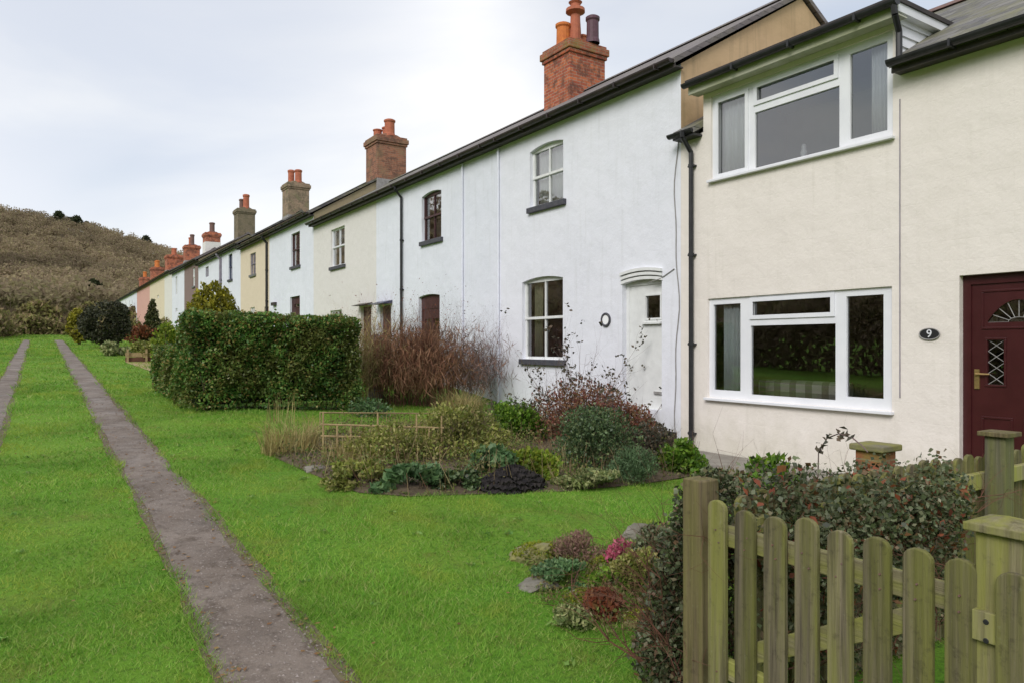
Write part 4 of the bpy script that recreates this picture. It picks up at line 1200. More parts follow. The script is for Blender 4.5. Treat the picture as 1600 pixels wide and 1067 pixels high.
def shrub(name, label, cat, spec, leaf, n, L, W, k=14, up=.2, stem=6, stem_mat='bark', rs=(.28, .42), group=None, aspect=1., inner=.28, stem_r=.007):
    x, y, z, w, h, d = place(*spec); w *= 1.28; h *= 1.16
    e = empty(name, (x, y, z), label, cat, group)
    bl = dome((x, y, z), w, w * aspect, h, k, rs=rs)
    P, o = blob_pts(n, bl, inner=inner)
    P = P[P[:, 2] > z - .01]
    poly_mesh('foliage', leaf_quads(P, L, W, unit(P - np.array([[x, y, z]])), up), 4, LEAF[leaf], e)
    if stem: stems(e, (x, y, z), w, w, h, stem, MT[stem_mat], stem_r)
    return e

def blades(n, c, rad, h, lean, wid, rng=RNG, hj=.7):
    a = rng.uniform(0, 2 * np.pi, n); q = np.sqrt(rng.uniform(0, 1, n)) * rad
    b = np.stack([c[0] + np.cos(a) * q, c[1] + np.sin(a) * q, np.full(n, c[2])], 1)
    hh = h * (1 - hj * rng.uniform(0, 1, n)); t = rng.uniform(0, 2 * np.pi, n) * .35 + a
    le = lean * rng.uniform(.1, 1, n) * hh
    ox = np.stack([np.cos(t), np.sin(t), np.zeros(n)], 1)
    s = np.stack([-np.sin(t + rng.normal(size=n)), np.cos(t + rng.normal(size=n)), np.zeros(n)], 1) * (wid * .5)
    mid = b + ox * (le * .35)[:, None] + np.array([0, 0, 1]) * (hh * .6)[:, None]
    tip = b + ox * le[:, None] + np.array([0, 0, 1]) * (hh * (1 - .25 * (le / hh)))[:, None]
    return np.concatenate([np.stack([b - s, b + s, mid + s * .8, mid - s * .8], 1), np.stack([mid - s * .8, mid + s * .8, tip + s * .12, tip - s * .12], 1)], 0)

def tuft(name, label, cat, spec, leaf, n, lean=.8, wid=.006, rad=.35, group=None):
    x, y, z, w, h, d = place(*spec)
    e = empty(name, (x, y, z), label, cat, group)
    poly_mesh('blades', blades(n, (x, y, z - .01), w * rad, h * 1.15, lean, wid), 4, LEAF[leaf], e)
    return e

# ---- clipped hedge
HX0, HX1, HY0, HY1 = 1.95, 4.85, 12.4, 16.3
def hedge_top(x, y): return EYE + .50 - .02 * (x - 2)
hd = empty('hedge', (3.4, 13, gz(3.4, 13)), 'dense green clipped hedge with squared corners beside the lawn', 'hedge')
pts = []; nrm = []
def hface(n, f, nv):
    u = RNG.uniform(0, 1, (n, 2)); P = f(u[:, 0], u[:, 1]); N = np.tile(np.array(nv, float), (n, 1))
    lump = .07 * np.sin(P[:, 0] * 5.1 + P[:, 2] * 3.7) * np.sin(P[:, 2] * 6.3 + P[:, 1] * 4.4) + .05 * np.sin(P[:, 0] * 13 + 2) * np.sin(P[:, 2] * 11 + P[:, 1] * 9)
    P = P + N * (lump - np.abs(RNG.normal(size=n)) * .09 + .02)[:, None] + RNG.normal(size=(n, 3)) * .015
    pts.append(P); nrm.append(N)
zb = lambda x, y: ground(x, y) + .05
mixz = lambda x, y, t: zb(x, y) + (hedge_top(x, y) - zb(x, y)) * t
hface(21000, lambda u, t: np.stack([HX0 + (HX1 - HX0) * u, np.full_like(u, HY0), mixz(HX0 + (HX1 - HX0) * u, HY0 + 0 * u, t)], 1), (0, -1, 0))
hface(14000, lambda u, t: np.stack([np.full_like(u, HX0), HY0 + (HY1 - HY0) * u, mixz(HX0 + 0 * u, HY0 + (HY1 - HY0) * u, t * (1 - .36 * sstep(.10, .2, u)))], 1), (-1, 0, 0))
hface(6000, lambda u, t: np.stack([HX0 + (HX1 - HX0) * u, HY0 + .9 * t, hedge_top(HX0 + (HX1 - HX0) * u, 0) + 0 * t], 1), (0, 0, 1))
hface(4000, lambda u, t: np.stack([HX0 + .8 * t, HY0 + (HY1 - HY0) * u, hedge_top(HX0 + 0 * t, 0) - .55 * sstep(.10, .2, u)], 1), (0, 0, 1))
hface(3000, lambda u, t: np.stack([np.full_like(u, HX1), HY0 + .9 * u, mixz(HX1 + 0 * u, HY0 + .9 * u, t)], 1), (1, 0, 0))
hface(2500, lambda u, t: np.stack([HX0 + .8 * u, np.full_like(u, HY1), mixz(HX0 + .8 * u, HY1 + 0 * u, t * .62)], 1), (0, 1, 0))
P = np.concatenate(pts); N = np.concatenate(nrm)
gr_ = RNG.uniform(0, 1, 900); P_t = np.stack([HX0 + (HX1 - HX0) * gr_, HY0 + .4 * RNG.uniform(0, 1, 900), 0 * gr_], 1); P_t[:, 2] = hedge_top(P_t[:, 0], 0) + .02 + .09 * RNG.uniform(0, 1, 900) * (.5 + .5 * np.sin(P_t[:, 0] * 7.3) * np.sin(P_t[:, 0] * 3.1))
P = np.concatenate([P, P_t]); N = np.concatenate([N, np.tile([[0, 0, 1.]], (900, 1))])
keep = ~((P[:, 2] < ground(P[:, 0], P[:, 1]) + .22) & (RNG.uniform(size=len(P)) < .65))
poly_mesh('foliage', leaf_quads(P[keep], .054, .036, N[keep] * .6, .1), 4, LEAF['hedge'], hd)
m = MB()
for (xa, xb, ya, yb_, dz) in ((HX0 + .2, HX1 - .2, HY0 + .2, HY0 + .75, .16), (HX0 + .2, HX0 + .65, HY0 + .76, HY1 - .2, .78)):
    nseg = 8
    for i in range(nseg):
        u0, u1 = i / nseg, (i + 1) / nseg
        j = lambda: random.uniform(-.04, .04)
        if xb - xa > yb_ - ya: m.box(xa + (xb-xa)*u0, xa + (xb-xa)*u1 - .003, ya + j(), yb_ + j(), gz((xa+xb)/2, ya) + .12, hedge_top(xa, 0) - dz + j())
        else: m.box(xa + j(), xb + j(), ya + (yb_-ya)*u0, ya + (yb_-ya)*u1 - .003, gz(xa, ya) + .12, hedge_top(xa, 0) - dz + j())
m.build('dark_core', MT['dark'], hd)  # solid dark boxes added inside the leaves so the hedge is not see-through
segs, rads = [], []
for i in range(26):
    xx = HX0 + .15 + (HX1 - HX0 - .3) * (i + random.random()) / 26
    grow((xx, HY0 + .2 + random.random() * .3, gz(xx, HY0) - .02), (random.uniform(-.2, .2), -.15, 1), .6, .014, segs, rads, 1, 4)
poly_mesh('trunk', seg_quads([[a, b] for a, b in segs], [r_[0] for r_ in rads], [r_[1] for r_ in rads]), 4, MT['bark'], hd)

# ---- bare, twiggy shrubs between the hedge and the white cottage
def twiggy(label, px, py, wpx, hpx, n, mat, lean=.25, r=.008, leaf=None, nl=0, levels=2, cat='shrub', kids=(1, 3), L=.03, twl=None):
    x, y, z, w, h, d = place(px, py, wpx, hpx, .2); h *= 1.12
    e = empty('bare_shrub', (x, y, z), label, cat)
    segs, rads = [], []
    for _ in range(n):
        a = random.uniform(0, 6.28); q = math.sqrt(random.random())
        bx, by = x + math.cos(a) * w * .36 * q, y + math.sin(a) * min(w, 1.) * .36 * q
        grow((bx, by, z - .02), (math.cos(a) * lean * q, math.sin(a) * lean * q, 1), h * random.uniform(.6, 1.0), r * random.uniform(.6, 1.2), segs, rads, levels, 6, .09, .06, kids)
    poly_mesh('stem', seg_quads([[a, b] for a, b in segs], [q[0] for q in rads], [q[1] for q in rads]), 4, mat, e)
    nt = n * 85
    S = np.array([b for a, b in segs]); S = S[(S[:, 2] - z) < h * .9]
    T = S[RNG.integers(0, len(S), nt)] + RNG.normal(size=(nt, 3)) * np.array([.07, .07, .06])
    T[:, 2] = z + np.abs(T[:, 2] - z) * RNG.uniform(.35, 1, nt)
    poly_mesh('twigs', leaf_quads(T, .24, .012, None, 1.8), 4, twl or LEAF['twig'], e)
    if leaf:
        S = np.array([b for a, b in segs]); P = S[RNG.integers(0, len(S), nl)] + RNG.normal(size=(nl, 3)) * .02
        poly_mesh('foliage', leaf_quads(P, L, L * .6), 4, LEAF[leaf], e)
    return e
twiggy('tan bare shrub directly beside the end of the clipped hedge', 572, 630, 60, 135, 36, MT['cane'], .15, .006, 'rust', 160, twl=LEAF['straw'])
twiggy('rusty brown upright stems in front of the small brown door', 625, 634, 90, 125, 65, MT['dead'], .12, .008, 'rust', 420)
twiggy('dense reddish bare shrub in front of the glazed brown door', 678, 636, 75, 130, 60, MT['dead'], .15, .008, 'rust', 360)
twiggy('spreading mauve-grey bare bush at the end of the hedge row beside the white wall', 722, 632, 84, 120, 46, MT['mauve_twig'], .4, .007, 'rose', 160, twl=LEAF['mtwig'])
xq, yq_, zq_ = *fp(587, 522, 5.5), 0
pn = empty('board_panel', (5.9, 14.2, gz(5.9, 14.2)), 'grey-mauve boarded panel standing half hidden behind the tan bare shrub', 'panel')
ya_, yb2 = 14.2, 14.25; xa_ = 5.74
for k in range(3):
    m = MB(); m.box(xa_ + k * .11, xa_ + k * .11 + .105, ya_, yb2, gz(5.9, 14.2), EYE + .22 + .02 * (k == 1)); m.build('board', MT['panel'], pn)
m = MB(); m.box(xa_, xa_ + .33, yb2 + .002, yb2 + .03, 1., 1.08); m.build('rail', MT['panel'], pn)

# ---- conifers and bushes beyond the hedge
def conifer(name, label, x, y, w, h, n, leaf, L, W, power=.8, k=40, sub_r=.3):
    z = gz(x, y); e = empty(name, (x, y, z), label, 'tree')
    bl = []
    for i in range(k):
        t = (i + .5) / k; a = i * 2.4
        rr = w / 2 * (1 - t) ** power * .72 + .03
        br = max(.10, w * sub_r * (1 - t * .75))
        bl.append((x + math.cos(a) * rr, y + math.sin(a) * rr, z + h * (.08 + .86 * t), br, br, br * 1.35))
    P, o = blob_pts(n, bl, inner=.25)
    P = P[P[:, 2] > z + .03]
    poly_mesh('crown', leaf_quads(P, L, W, None, 1.2), 4, LEAF[leaf], e)
    m = MB(); m.tube((x, y, z - .1), (x, y, z + h * .75), w * .05, .012, 8); m.build('trunk', MT['bark'], e)
    return e
gx, gyy = 4.35, 23.0
conifer('conifer', 'golden-green rounded conifer rising behind the clipped hedge', gx, gyy, 2.1, EYE + 1.98 - gz(gx, gyy), 12000, 'golden', .13, .075, .42, 46, .22)
conifer('conifer', 'narrow dark green pointed conifer in front of the yellow-cream far cottage', 4.75, 40.2, .95, 2.35, 3500, 'conifer', .13, .07, .75, 30, .28)
def ball(name, label, x, y, w, h, n, leaf, L, W, lift=0.1, cat='shrub'):
    z = gz(x, y); e = empty(name, (x, y, z), label, cat)
    rb = random.Random(int(x * 100))
    bl = [(x, y, z + h * .5, w * .42, w * .42, h * .44)]
    for _ in range(26):
        d = Vector((rb.gauss(0, 1), rb.gauss(0, 1), rb.gauss(0, 1))).normalized()
        bl.append((x + d.x * w * .34, y + d.y * w * .34, z + h * .52 + d.z * h * .34, w * .15, w * .15, h * .15))
    P, o = blob_pts(n, bl, inner=.15); P = P[P[:, 2] > z + lift]
    poly_mesh('foliage', leaf_quads(P, L, W, o[:len(P)] * .5), 4, LEAF[leaf], e)
    stems(e, (x, y, z), w * .5, w * .5, h * .6, 5, MT['bark'], .03)
    return e
ball('round_bush', 'large round dark bush standing at the grass edge near the track', 2.45, 36.4, 2.25, 2.2, 7500, 'darkbush', .12, .08)
ball('bush', 'yellowish bush half hidden behind the round dark bush', 1.65, 40.5, 1.3, 1.8, 2200, 'golden', .14, .09)
shrub('bush', 'yellow-green leafy bush peeping out behind the far corner of the hedge', 'shrub', (262, 597, 42, 85), 'lime', 2600, .09, .06, 12)
shrub('bush', 'low brown-leaved shrub below the pointed conifer', 'shrub', (222, 540, 44, 30), 'rust', 1200, .13, .08, 8)
shrub('bush', 'brown twiggy shrub on the hedge side of the pointed conifer', 'shrub', (258, 536, 34, 36), 'bramble', 1000, .13, .08, 8)
shrub('bush', 'pale green low plant beside the round dark bush', 'plant', (185, 556, 42, 26), 'variegated', 1500, .11, .08, 8)
shrub('bush', 'olive low plant by the far raised bed', 'plant', (214, 560, 32, 28), 'olive', 900, .1, .07, 7)
shrub('bush', 'olive-brown plant between the raised bed and the yellow-green bush', 'plant', (243, 566, 36, 34), 'olive', 1000, .1, .06, 7)
x, y, d = gp(196, 566); x2, y2, d2 = gp(240, 566)
rb = empty('raised_bed', ((x + x2) / 2, y, gz(x, y)), 'low brown wooden edging of the far garden bed with pale posts', 'edging')
for k, (z0, z1) in enumerate(((.02, .16), (.17, .31))):
    m = MB(); m.box(x, x2 + .4, y, y + .05, gz(x, y) + z0, gz(x, y) + z1); m.build('board', MT['dead'] if k == 0 else MT['cane'], rb)
for t in (0.05, .5, .95):
    m = MB(); xx = x + (x2 + .4 - x) * t; m.box(xx - .03, xx + .03, y - .06, y - .002, gz(x, y), gz(x, y) + .42); m.build('post', MT['cane'], rb)
m = MB()
q = [gp(*p)[:2] for p in ((195, 566), (245, 566), (285, 580), (285, 590), (235, 580))]
m.poly([(a, b, gz(a, b) + .012) for a, b in q]); tag(m.build('gravel_path', MT['cane']), kind='structure')

def in_poly(x, y, P):
    inside = np.zeros(len(x), bool); n = len(P); j = n - 1
    for i in range(n):
        xi, yi = P[i]; xj, yj = P[j]
        c = ((yi > y) != (yj > y)) & (x < (xj - xi) * (y - yi) / (yj - yi + 1e-12) + xi)
        inside ^= c; j = i
    return inside

# ---- garden bed in front of the white cottage
outline = [(412, 706), (440, 694), (520, 680), (640, 664), (700, 648), (760, 648), (900, 655), (1060, 690), (1088, 712), (1092, 742), (1000, 757), (880, 768), (760, 772), (640, 776), (560, 770), (490, 742), (440, 720)]
bed = [gp(*p)[:2] for p in outline]
bedarr0 = np.array(bed)
cx_, cy_ = np.mean([b[0] for b in bed]), np.mean([b[1] for b in bed])
m = MB()
ring = [[(cx_ + (a - cx_) * s, cy_ + (b - cy_) * s) for a, b in bed] for s in (1., .93, .75, .5, .25, .0)]
for i in range(5):
    for k in range(len(bed)):
        j = (k + 1) % len(bed)
        q = [ring[i][k], ring[i][j], ring[i+1][j], ring[i+1][k]]
        hz = [0.008 if i == 0 else .05, .05]
        m.poly([(q[0][0], q[0][1], gz(*q[0]) + hz[0]), (q[1][0], q[1][1], gz(*q[1]) + hz[0]), (q[2][0], q[2][1], gz(*q[2]) + hz[1]), (q[3][0], q[3][1], gz(*q[3]) + hz[1])])
tag(m.build('soil', MT['soil']), kind='structure')

tuft('dry_grass', 'tall clump of straw-coloured dry grass at the lawn end of the bed', 'grass clump', (455, 714, 105, 58), 'straw', 650, .9, .007, .42)
tuft('dry_grass', 'arching pale plume grass beside the bare mauve bush', 'grass clump', (720, 662, 100, 50), 'straw', 900, 1.0, .009, .3)
tuft('dry_grass', 'thin upright pale stalks in front of the hedge', 'grass clump', (440, 664, 60, 50), 'straw', 60, .35, .007, .4)
shrub('shrub', 'broad yellow-green shrub in the middle of the bed', 'shrub', (710, 722, 140, 82), 'olive', 7000, .045, .028, 22, stem=10)
shrub('shrub', 'olive mound of old stems under the low lattice frame', 'shrub', (600, 730, 130, 62), 'olive', 3200, .045, .022, 16, stem=14, stem_mat='cane')
tuft('dry_grass', 'short straw-coloured grass inside the lattice frame', 'grass clump', (560, 730, 110, 46), 'straw', 700, .7, .007, .5)
tuft('dry_grass', 'loose pale grass between the broad yellow-green shrub and the red shrub', 'grass clump', (800, 740, 70, 34), 'straw', 350, .9, .006, .5)
shrub('shrub', 'fresh yellow-green leafy shrub beside the red shrub', 'shrub', (800, 692, 80, 62), 'bright', 3200, .06, .04, 14)
shrub('shrub', 'large reddish-purple shrub below the white cottage window', 'shrub', (905, 700, 150, 98), 'red', 6500, .05, .03, 22, stem=14, stem_mat='dead')
shrub('shrub', 'red-leaved shrub at the foot of the white door', 'shrub', (992, 704, 70, 66), 'red', 2600, .05, .03, 12, stem=8, stem_mat='dead')
shrub('shrub', 'dense deep green shrub at the centre of the bed before the red shrub', 'shrub', (930, 742, 130, 98), 'deep', 7500, .04, .026, 22)
shrub('shrub', 'brownish green shrub to the rear of the grey-green ball', 'shrub', (1010, 738, 80, 76), 'rose', 2600, .045, .028, 14)
shrub('shrub', 'small rounded grey-green shrub with fine needle leaves', 'shrub', (990, 758, 70, 55), 'greyball', 4500, .04, .009, 9, up=.9, rs=(.4, .5))
shrub('plant', 'bright green leafy plant beside the downpipe', 'plant', (1062, 742, 62, 52), 'bright', 1500, .065, .045, 10)
shrub('plant', 'low yellow variegated plant beside the black compost', 'plant', (826, 752, 90, 48), 'lime', 2400, .055, .035, 12)
shrub('plant', 'trailing cream and green ground plant at the lawn edge', 'plant', (915, 768, 130, 26), 'variegated', 1900, .05, .035, 14, rs=(.2, .3), aspect=.5)
shrub('plant', 'blue-green broad-leaved plant at the lawn edge', 'plant', (645, 774, 100, 40), 'bluegreen', 900, .085, .055, 12, aspect=.5, rs=(.2, .3))
shrub('plant', 'blue-green leafy plant behind the black compost', 'plant', (770, 752, 62, 52), 'bluegreen', 900, .08, .055, 10)
shrub('plant', 'low brown-green tangled plant between the lattice frame and the compost', 'plant', (560, 766, 110, 38), 'olive', 1700, .05, .028, 14, rs=(.2, .3), aspect=.6)
shrub('plant', 'sprawling dull green plant next to the blue-green plant', 'plant', (715, 770, 70, 32), 'deep', 1300, .055, .035, 10, rs=(.25, .35), aspect=.6)
shrub('plant', 'small green plant before the mauve bush and the hedge', 'plant', (575, 652, 60, 28), 'bluegreen', 700, .06, .04, 8)
for (px_, py_, lab) in ((800, 770, 'heap of black compost on the edge of the bed'), (502, 737, 'pale flat stone at the lawn end of the bed')):
    pass
x, y, z, w, h, d = place(798, 771, 105, 42, .3)
m = MB(); n1, n2 = 72, 22
rg = np.random.default_rng(5)
for i in range(n2):
    for j in range(n1):
        def pt(i, j):
            t = i / n2; a = 2 * math.pi * (j % n1) / n1
            rr = (1 - t ** 1.5) * (1 + .22 * math.sin(2 * a + 1) + .10 * math.sin(7 * a + i * 2))
            return (x + math.cos(a) * rr * w * .55, y + math.sin(a) * rr * w * .32, z - .01 + h * .85 * math.sin(t * 1.57) * (1 + .10 * math.sin(4 * a + t * 8)) + .02 * math.sin(17 * a + i * 1.9) * math.sin(i * 1.3 + 5 * a) + .012 * math.sin(31 * a + i * 4.7))
        m.poly([pt(i, j), pt(i, j+1), pt(i+1, j+1), pt(i+1, j)])
tag(m.build('compost_heap', MT['peat'], None, smooth=True, loc=(x, y, z)), 'heap of black compost on the lawn edge of the bed', 'compost')
def rock(label, px, py, wpx, hpx, mat, seed, cat='stone', group=None, asp=.75):
    x, y, z, w, h, d = place(px, py, wpx, hpx, .3)
    bm = __import__('bmesh').new(); import bmesh
    bmesh.ops.create_icosphere(bm, subdivisions=4, radius=1)
    rr = random.Random(seed); pl = [Vector((rr.gauss(0, 1), rr.gauss(0, 1), rr.gauss(0, 1))).normalized() for _ in range(9)]; kk = [rr.uniform(.6, .85) for _ in pl]
    for v in bm.verts:
        p = v.co.copy()
        for a, b in zip(pl, kk):
            t = p.dot(a)
            if t > b: p -= a * (t - b) * .85
        p *= 1 + .07 * math.sin(9 * p.x + seed) * math.sin(8 * p.y + 2 * p.z) + .05 * math.sin(21 * p.x + 3) * math.sin(19 * p.y + 13 * p.z + seed)
        v.co = Vector((p.x * w * .55, p.y * w * asp * .55, p.z * h * .75 + h * .12))
    me = bpy.data.meshes.new('rock'); bm.to_mesh(me); bm.free(); me.materials.append(mat)
    o = bpy.data.objects.new('rock', me); COL.objects.link(o); o.location = (x, y, z); o.rotation_euler = (0, 0, rr.uniform(-.5, .5))
    if mat is MT['moss_stone']:
        vs = np.array([v.co[:] for v in me.vertices]); vs = vs[vs[:, 2] > h * .25]
        ca, sa = math.cos(o.rotation_euler[2]), math.sin(o.rotation_euler[2])
        P_ = vs[RNG.integers(0, len(vs), 1400)] + RNG.normal(size=(1400, 3)) * .006
        k_ = np.sin(P_[:, 0] * 23 + seed) * np.sin(P_[:, 1] * 27) > -.45
        mo_ = poly_mesh('moss', leaf_quads(P_[k_], .02, .011, None, .8), 4, LEAF['moss'], None); mo_.parent = o; mo_['kind'] = 'stuff'
    return tag(o, label, cat, group)
rock('pale flat stone at the lawn end of the bed below the dry grass', 492, 738, 36, 12, MT['paving'], 3)
# low lattice of canes
x0, y0, _ = gp(505, 716); x1, y1, _ = gp(690, 718)
lat = empty('lattice_frame', ((x0 + x1) / 2, (y0 + y1) / 2, gz(x0, y0)), 'low lattice frame of pale canes standing in the flower bed', 'frame')
def lp(t, z): return (x0 + (x1 - x0) * t, y0 + (y1 - y0) * t + .0, gz(x0 + (x1 - x0) * t, y0 + (y1 - y0) * t) + z)
for i in range(10):
    t = i / 9; m = MB(); m.tube(lp(t, -.05), lp(t, .52 if i in (0, 4, 7, 9) else .38), .012, .010, 6); m.build('upright', MT['cane'], lat)
for z in (.12, .25, .38):
    m = MB(); m.tube(lp(-.02, z), lp(1.02, z), .011, .011, 6); m.build('crossbar', MT['cane'], lat)
xb0, yb0, _ = gp(500, 676); xb1, yb1, _ = gp(690, 672)
m = MB(); m.tube((xb0, yb0, gz(xb0, yb0) + .28), (xb1, yb1, gz(xb1, yb1) + .28), .011, .011, 6)
for t in (0, .5, 1): 
    xx, yy = xb0 + (xb1 - xb0) * t, yb0 + (yb1 - yb0) * t; m.tube((xx, yy, gz(xx, yy) - .05), (xx, yy, gz(xx, yy) + .29), .007, .007, 6)
tag(m.build('garden_cane_rail', MT['cane'], loc=(xb0, yb0, gz(xb0, yb0))), 'thin pale cane rail on short sticks behind the lattice frame', 'canes')
# sparse tall rose in front of the white wall
def rose(label, px, py, wpx, hpx, n, nl, mat='mauve_twig', leaf='rose'):
    x, y, z, w, h, d = place(px, py, wpx, hpx, .1)
    e = empty('climbing_rose', (x, y, z), label, 'rose')
    segs, rads = [], []
    for i in range(n):
        a = random.uniform(0, 6.28)
        grow((x + math.cos(a) * .12, y + math.sin(a) * .1, z), (math.cos(a) * .5, math.sin(a) * .25, 1), h * random.uniform(.7, 1.05), .009, segs, rads, 1, 7, .13, .03, (1, 2))
    poly_mesh('stem', seg_quads([[a, b] for a, b in segs], [q[0] * .8 for q in rads], [q[1] * .8 for q in rads]), 4, MT[mat], e)
    S = np.array([b for a, b in segs]); S = S[S[:, 2] > z + h * .25]
    P = np.repeat(S[RNG.integers(0, len(S), nl // 4)], 4, 0) + RNG.normal(size=(nl // 4 * 4, 3)) * .035
    poly_mesh('foliage', leaf_quads(P, .055, .038), 4, LEAF[leaf], e)
rose('sparse tall rose with dark leaves between the white cottage window and door', 905, 690, 120, 165, 12, 520)
rose('thin rose stems with scattered leaves below the dark window sill', 800, 690, 90, 80, 8, 240)
rose('thin leggy rose with curled leaves before the white door', 985, 696, 60, 130, 6, 200)
# cream house frontage: path, terracotta pot pier, plants
m = MB()
q = [(6.95, 8.2), (6.95, 1.95), (8.32, 1.95), (8.32, 8.4)]
m.poly([(a, b, gz(a, b) + .02) for a, b in q]); tag(m.build('path', MT['paving']), kind='structure')
xp = 5.9; yp_ = ypx(1368, xp); 
pier = empty('brick_pier', (xp, yp_, gz(xp, yp_)), 'short red brick pier with a mossy cap stone behind the ivy', 'pier')
zt = fp(1368, 699, xp)[1]
m = MB(); m.box(xp - .11, xp + .11, yp_ - .11, yp_ + .11, -.1, zt - .02); m.build('brickwork', MT['brick_moss'], pier)
m = MB(); m.box(xp - .15, xp + .15, yp_ - .15, yp_ + .15, zt - .019, zt + .035); m.build('cap', MT['moss_stone'], pier, bevel=.012)
def at_x(px, py, X): return (X, *fp(px, py, X))
def shrub_at(name, label, cat, px, ytop, X, w, leaf, n, L, W, k=12, **kw):
    y, zt = fp(px, ytop, X); z = gz(X, y); h = zt - z
    e = empty(name, (X, y, z), label, cat)
    bl = dome((X, y, z), w, w * kw.get('aspect', 1), h, k, rs=kw.get('rs', (.28, .42)))
    P, o = blob_pts(n, bl); P = P[P[:, 2] > z]
    poly_mesh('foliage', leaf_quads(P, L, W, unit(P - np.array([[X, y, z]])), .2), 4, LEAF[leaf], e)
    stems(e, (X, y, z), w, w, h, 5, MT['bark'])
    return e
shrub_at('plant', 'bright green leafy plant in front of the cream wall, behind the ivy', 'plant', 1206, 700, 5.9, .62, 'bright', 1300, .085, .05)
shrub_at('plant', 'golden yellow-leaved plant just behind the ivy-covered fence', 'plant', 1270, 730, 4.6, .7, 'olive', 1200, .06, .035)
shrub_at('plant', 'low rusty-leaved plant beside the paving and the downpipe', 'plant', 1130, 722, 6.2, .55, 'variegated', 700, .06, .045)
e = empty('withered_plant', (5.2, ypx(1310, 5.2), .0), 'arching bare stem with a few withered leaves before the brick pier', 'stems')
A = [at_x(px, py, 5.2) for px, py in ((1278, 745), (1279, 705), (1292, 684), (1310, 677), (1332, 684), (1348, 697), (1356, 706))]
segs = [(np.array(a), np.array(b)) for a, b in zip(A[:-1], A[1:])]
poly_mesh('stem', seg_quads([[a, b] for a, b in segs], .007, .005), 4, MT['mauve_twig'], e)
P = np.concatenate([a + (b - a) * RNG.uniform(0, 1, (9, 1)) + RNG.normal(size=(9, 3)) * .02 for a, b in segs[1:4]])
poly_mesh('foliage', leaf_quads(P, .06, .035), 4, LEAF['rose'], e)

# ---- ivy on the fence
iv = empty('ivy', (2.9, FY, gz(2.9, FY)), 'dark evergreen ivy with rusty leaves smothering the fence behind the gate', 'ivy')
bl = []
for i, xx in enumerate(np.linspace(2.38, 3.55, 11)):
    top = (1.07 if xx < 2.6 else .99) + .07 * math.sin(i * 2.7)
    bl.append((xx, FY - .02 + .05 * math.sin(i * 2.3), top - .25, .2, .2, .25)); bl.append((xx + .06, FY - .09, top - .22, .13, .14, .17))
    bl.append((xx + .05, FY + .04, top - .62, .16, .14, .30))
    bl.append((xx + .08, FY + .22, top - .28, .17, .2, .22))
for xx, z in ((3.62, .62), (3.68, .4), (3.74, .75)): bl.append((xx, FY - .08, z, .12, .1, .24))
P1, o1 = blob_pts(27000, bl, inner=.34)
bl2 = [(2.23, 2.13, .60, .12, .13, .27), (2.22, 2.16, .38, .13, .16, .28), (2.28, 2.24, .22, .16, .18, .2), (2.23, 2.07, .8, .09, .09, .15), (2.33, 2.0, .5, .1, .1, .4), (2.26, 1.98, 1.0, .10, .08, .07), (2.2, 2.03, .93, .09, .07, .1)]
P2, o2 = blob_pts(8500, bl2, inner=.3)
P = np.concatenate([P1, P2]); P = P[(P[:, 2] > ground(P[:, 0], P[:, 1])) & ((P[:, 0] > FX + .07) | (P[:, 1] > yp + .07))]
poly_mesh('foliage', leaf_quads(P, .025, .0175, None, .0), 4, LEAF['ivy'], iv)
segs, rads = [], []
for i in range(90):
    xx = random.uniform(2.4, 3.7)
    grow((xx, FY + random.uniform(-.05, .1), random.uniform(.05, .7)), (random.uniform(-1, 1), random.uniform(-.6, .4), random.uniform(-.1, 1)), random.uniform(.3, .6), .004, segs, rads, 1, 5, .35, 0)
for i in range(30):
    grow((2.25 + random.uniform(-.06, .1), 2.12 + random.uniform(-.1, .1), .05), (random.uniform(-.4, .4), random.uniform(-.3, .4), 1), random.uniform(.4, .9), .006, segs, rads, 1, 6, .25, 0)
poly_mesh('stem', seg_quads([[a, b] for a, b in segs], [q[0] for q in rads], [q[1] for q in rads]), 4, MT['dead'], iv)
n = 900; P = P1[RNG.integers(0, len(P1), n)]
poly_mesh('withered_leaves', leaf_quads(P + RNG.normal(size=(n, 3)) * .02, .04, .026), 4, LEAF['rust'], iv)['label'] = 'withered rusty leaves'

# ---- rockery by the gate
for i, (px_, py_, w_, h_, mt, lab) in enumerate([
    (838, 878, 82, 32, 'moss_stone', 'mossy yellow-topped stone at the lawn corner of the rockery'),
    (842, 924, 70, 18, 'stone', 'flat grey stone in the lawn below the yellow mossy one'),
    (940, 892, 44, 22, 'moss_stone', 'small mossy stone under the pink flower'),
    (1015, 985, 75, 34, 'moss_stone', 'bright yellow mossy stone nearest the ivy and gate post'),
    (905, 945, 60, 18, 'moss_stone', 'long mossy stone in the middle of the rockery'),
    (1000, 845, 60, 26, 'stone', 'grey stone half under the ivy behind the pink flower'),
    (895, 968, 38, 16, 'moss_stone', 'small mossy stone in front of the rusty plant')]):
    rock(lab, px_, py_, w_, h_, MT[mt], 20 + i, group=None)
shrub('heather', 'brown-pink faded heather mound in the rockery', 'heather', (903, 884, 68, 44), 'heath', 2600, .028, .007, 10, up=.8, rs=(.35, .45), stem=4)
shrub('plant', 'pink flowering plant in the rockery', 'flower', (966, 890, 46, 46), 'pink', 420, .035, .02, 8, stem=6)
shrub('plant', 'bright green leafy plant beneath the pink flower', 'plant', (955, 925, 56, 34), 'bright', 700, .04, .026, 8)
shrub('plant', 'green tangled ground plant between the mossy stones', 'plant', (880, 925, 95, 34), 'bluegreen', 1500, .03, .018, 14, rs=(.2, .3))
shrub('plant', 'rusty brown withered plant in the middle of the rockery', 'plant', (945, 968, 60, 40), 'rust', 1000, .038, .022, 10)
